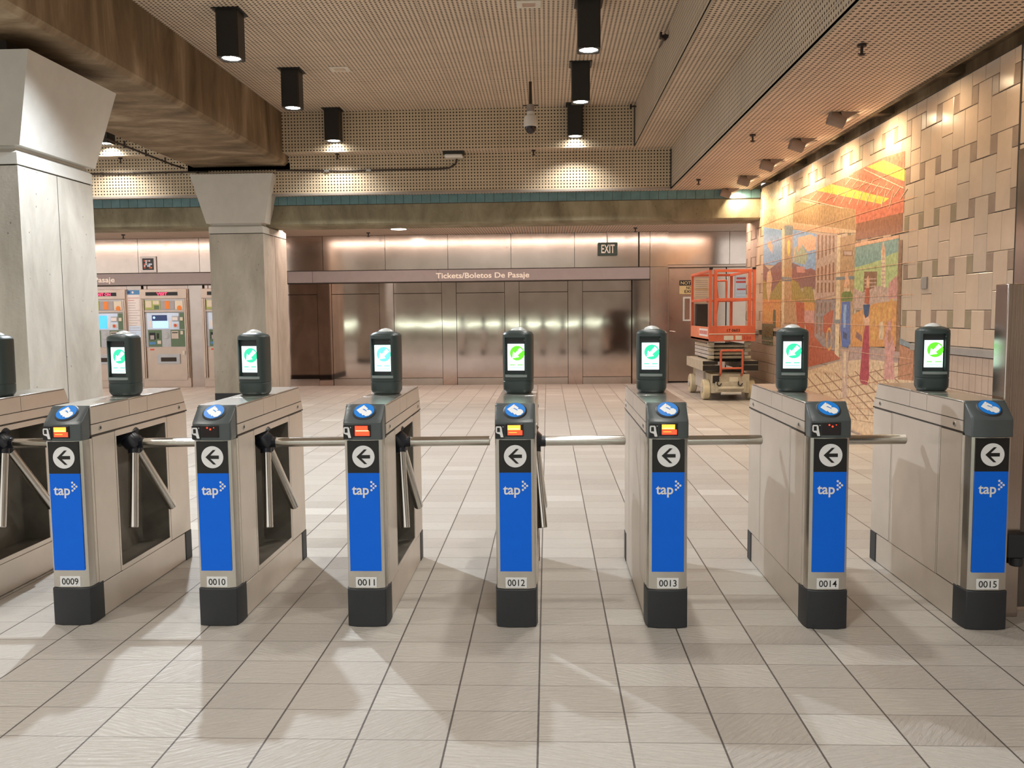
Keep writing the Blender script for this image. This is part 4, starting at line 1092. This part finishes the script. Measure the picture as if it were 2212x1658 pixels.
 ('cream', [(7.044,2.877),(7.023,2.872),(7.29,2.786),(7.318,2.79)]),
 ('cream', [(6.764,2.841),(6.744,2.836),(6.984,2.738),(7.011,2.741)]),
 ('cream', [(6.499,2.807),(6.48,2.802),(6.696,2.693),(6.721,2.696)]),
 ('cream', [(6.247,2.774),(6.229,2.77),(6.422,2.65),(6.446,2.653)]),
 ('cream', [(6.008,2.743),(5.99,2.739),(6.163,2.609),(6.186,2.612)]),
 ('cream', [(5.779,2.713),(5.763,2.709),(5.916,2.57),(5.938,2.573)]),
 ('cream', [(5.561,2.685),(5.546,2.681),(5.682,2.533),(5.703,2.536)]),
 ('cream', [(5.353,2.658),(5.338,2.655),(5.459,2.498),(5.479,2.501)]),
 ('cream', [(5.155,2.633),(5.14,2.629),(5.246,2.465),(5.265,2.467)]),
 ('cream', [(6.362,2.952),(6.341,2.946),(6.567,2.89),(6.589,2.893)]),
 ('cream', [(6.141,2.901),(6.121,2.896),(6.337,2.835),(6.358,2.838)]),
 ('cream', [(5.93,2.852),(5.911,2.847),(6.116,2.783),(6.137,2.786)]),
 ('cream', [(5.727,2.806),(5.709,2.801),(5.906,2.734),(5.925,2.737)]),
 ('cream', [(5.533,2.761),(5.515,2.756),(5.704,2.686),(5.722,2.689)]),
 ('cream', [(5.347,2.718),(5.33,2.714),(5.51,2.641),(5.528,2.643)]),
 ('cream', [(5.168,2.677),(5.151,2.673),(5.324,2.597),(5.341,2.599)]),
 ('cream', [(4.996,2.637),(4.98,2.633),(5.146,2.555),(5.162,2.557)]),
 ('cream', [(4.83,2.599),(4.815,2.595),(4.974,2.515),(4.99,2.517)]),
]

# ------------------------------------------------------------------ mural on the right wall
MC = dict(amber=(.62, .33, .10), blue=(.10, .16, .40), brick=(.42, .12, .07), brown=(.33, .15, .09), clay=(.45, .21, .12), cream=(.68, .52, .34),
          crimson=(.38, .06, .08), dark_green=(.13, .13, .07), green=(.17, .22, .07), grey=(.30, .25, .24), lime=(.42, .48, .22), mauve=(.42, .29, .25),
          navy=(.05, .08, .17), olive=(.33, .26, .09), orange=(.60, .28, .10), peach=(.70, .40, .25), plum=(.26, .14, .13), rose=(.56, .28, .24),
          sage=(.40, .42, .30), salmon=(.62, .20, .13), sand=(.62, .44, .28), sky=(.26, .38, .58), slate=(.22, .25, .26), stone=(.50, .35, .28),
          tan=(.46, .29, .16), teal=(.22, .34, .31), umber=(.27, .15, .09), yellow=(.72, .55, .12))
for k, c in MC.items(): mat('mural_' + k, c, .2, var=.3, vscale=20, bump=.06, bscale=14)
def area(P): return abs(sum(P[i][0]*P[(i + 1) % len(P)][1] - P[(i + 1) % len(P)][0]*P[i][1] for i in range(len(P))))/2
ML = thing('tile_mural', 'large painted tile mural of figures, buildings and a tiled floor on the right wall', 'mural', (3.574, 7.6, 0))
SCENES = [(0, 12, 'painted_ceiling'), (12, 82, 'painted_street'), (82, 400, 'painted_figures')]
YC = 7.6
for a, b, nm in SCENES:
    mb = MB()
    for k, (c, P) in enumerate(MURAL[a:b]):
        P = [(y - YC, max(.02, z)) for y, z in P]
        if area(P) < 1e-5: continue
        x = -.0006 - .00002*(k + a)
        mb.prism(P, 'x', x, x + .0004 + .00002*(k + a), 'mural_' + c)
    mb.build(nm, ML, smooth=False)
mb = MB(); x = -.0052
for j in range(9): mb.box(x, x + .001, -3.0, 3.35, .940 + (j - 2)*.3115 - .0025, .940 + (j - 2)*.3115 + .0025, 'mural_peach')
mb.build('tile_joints', ML, smooth=False)
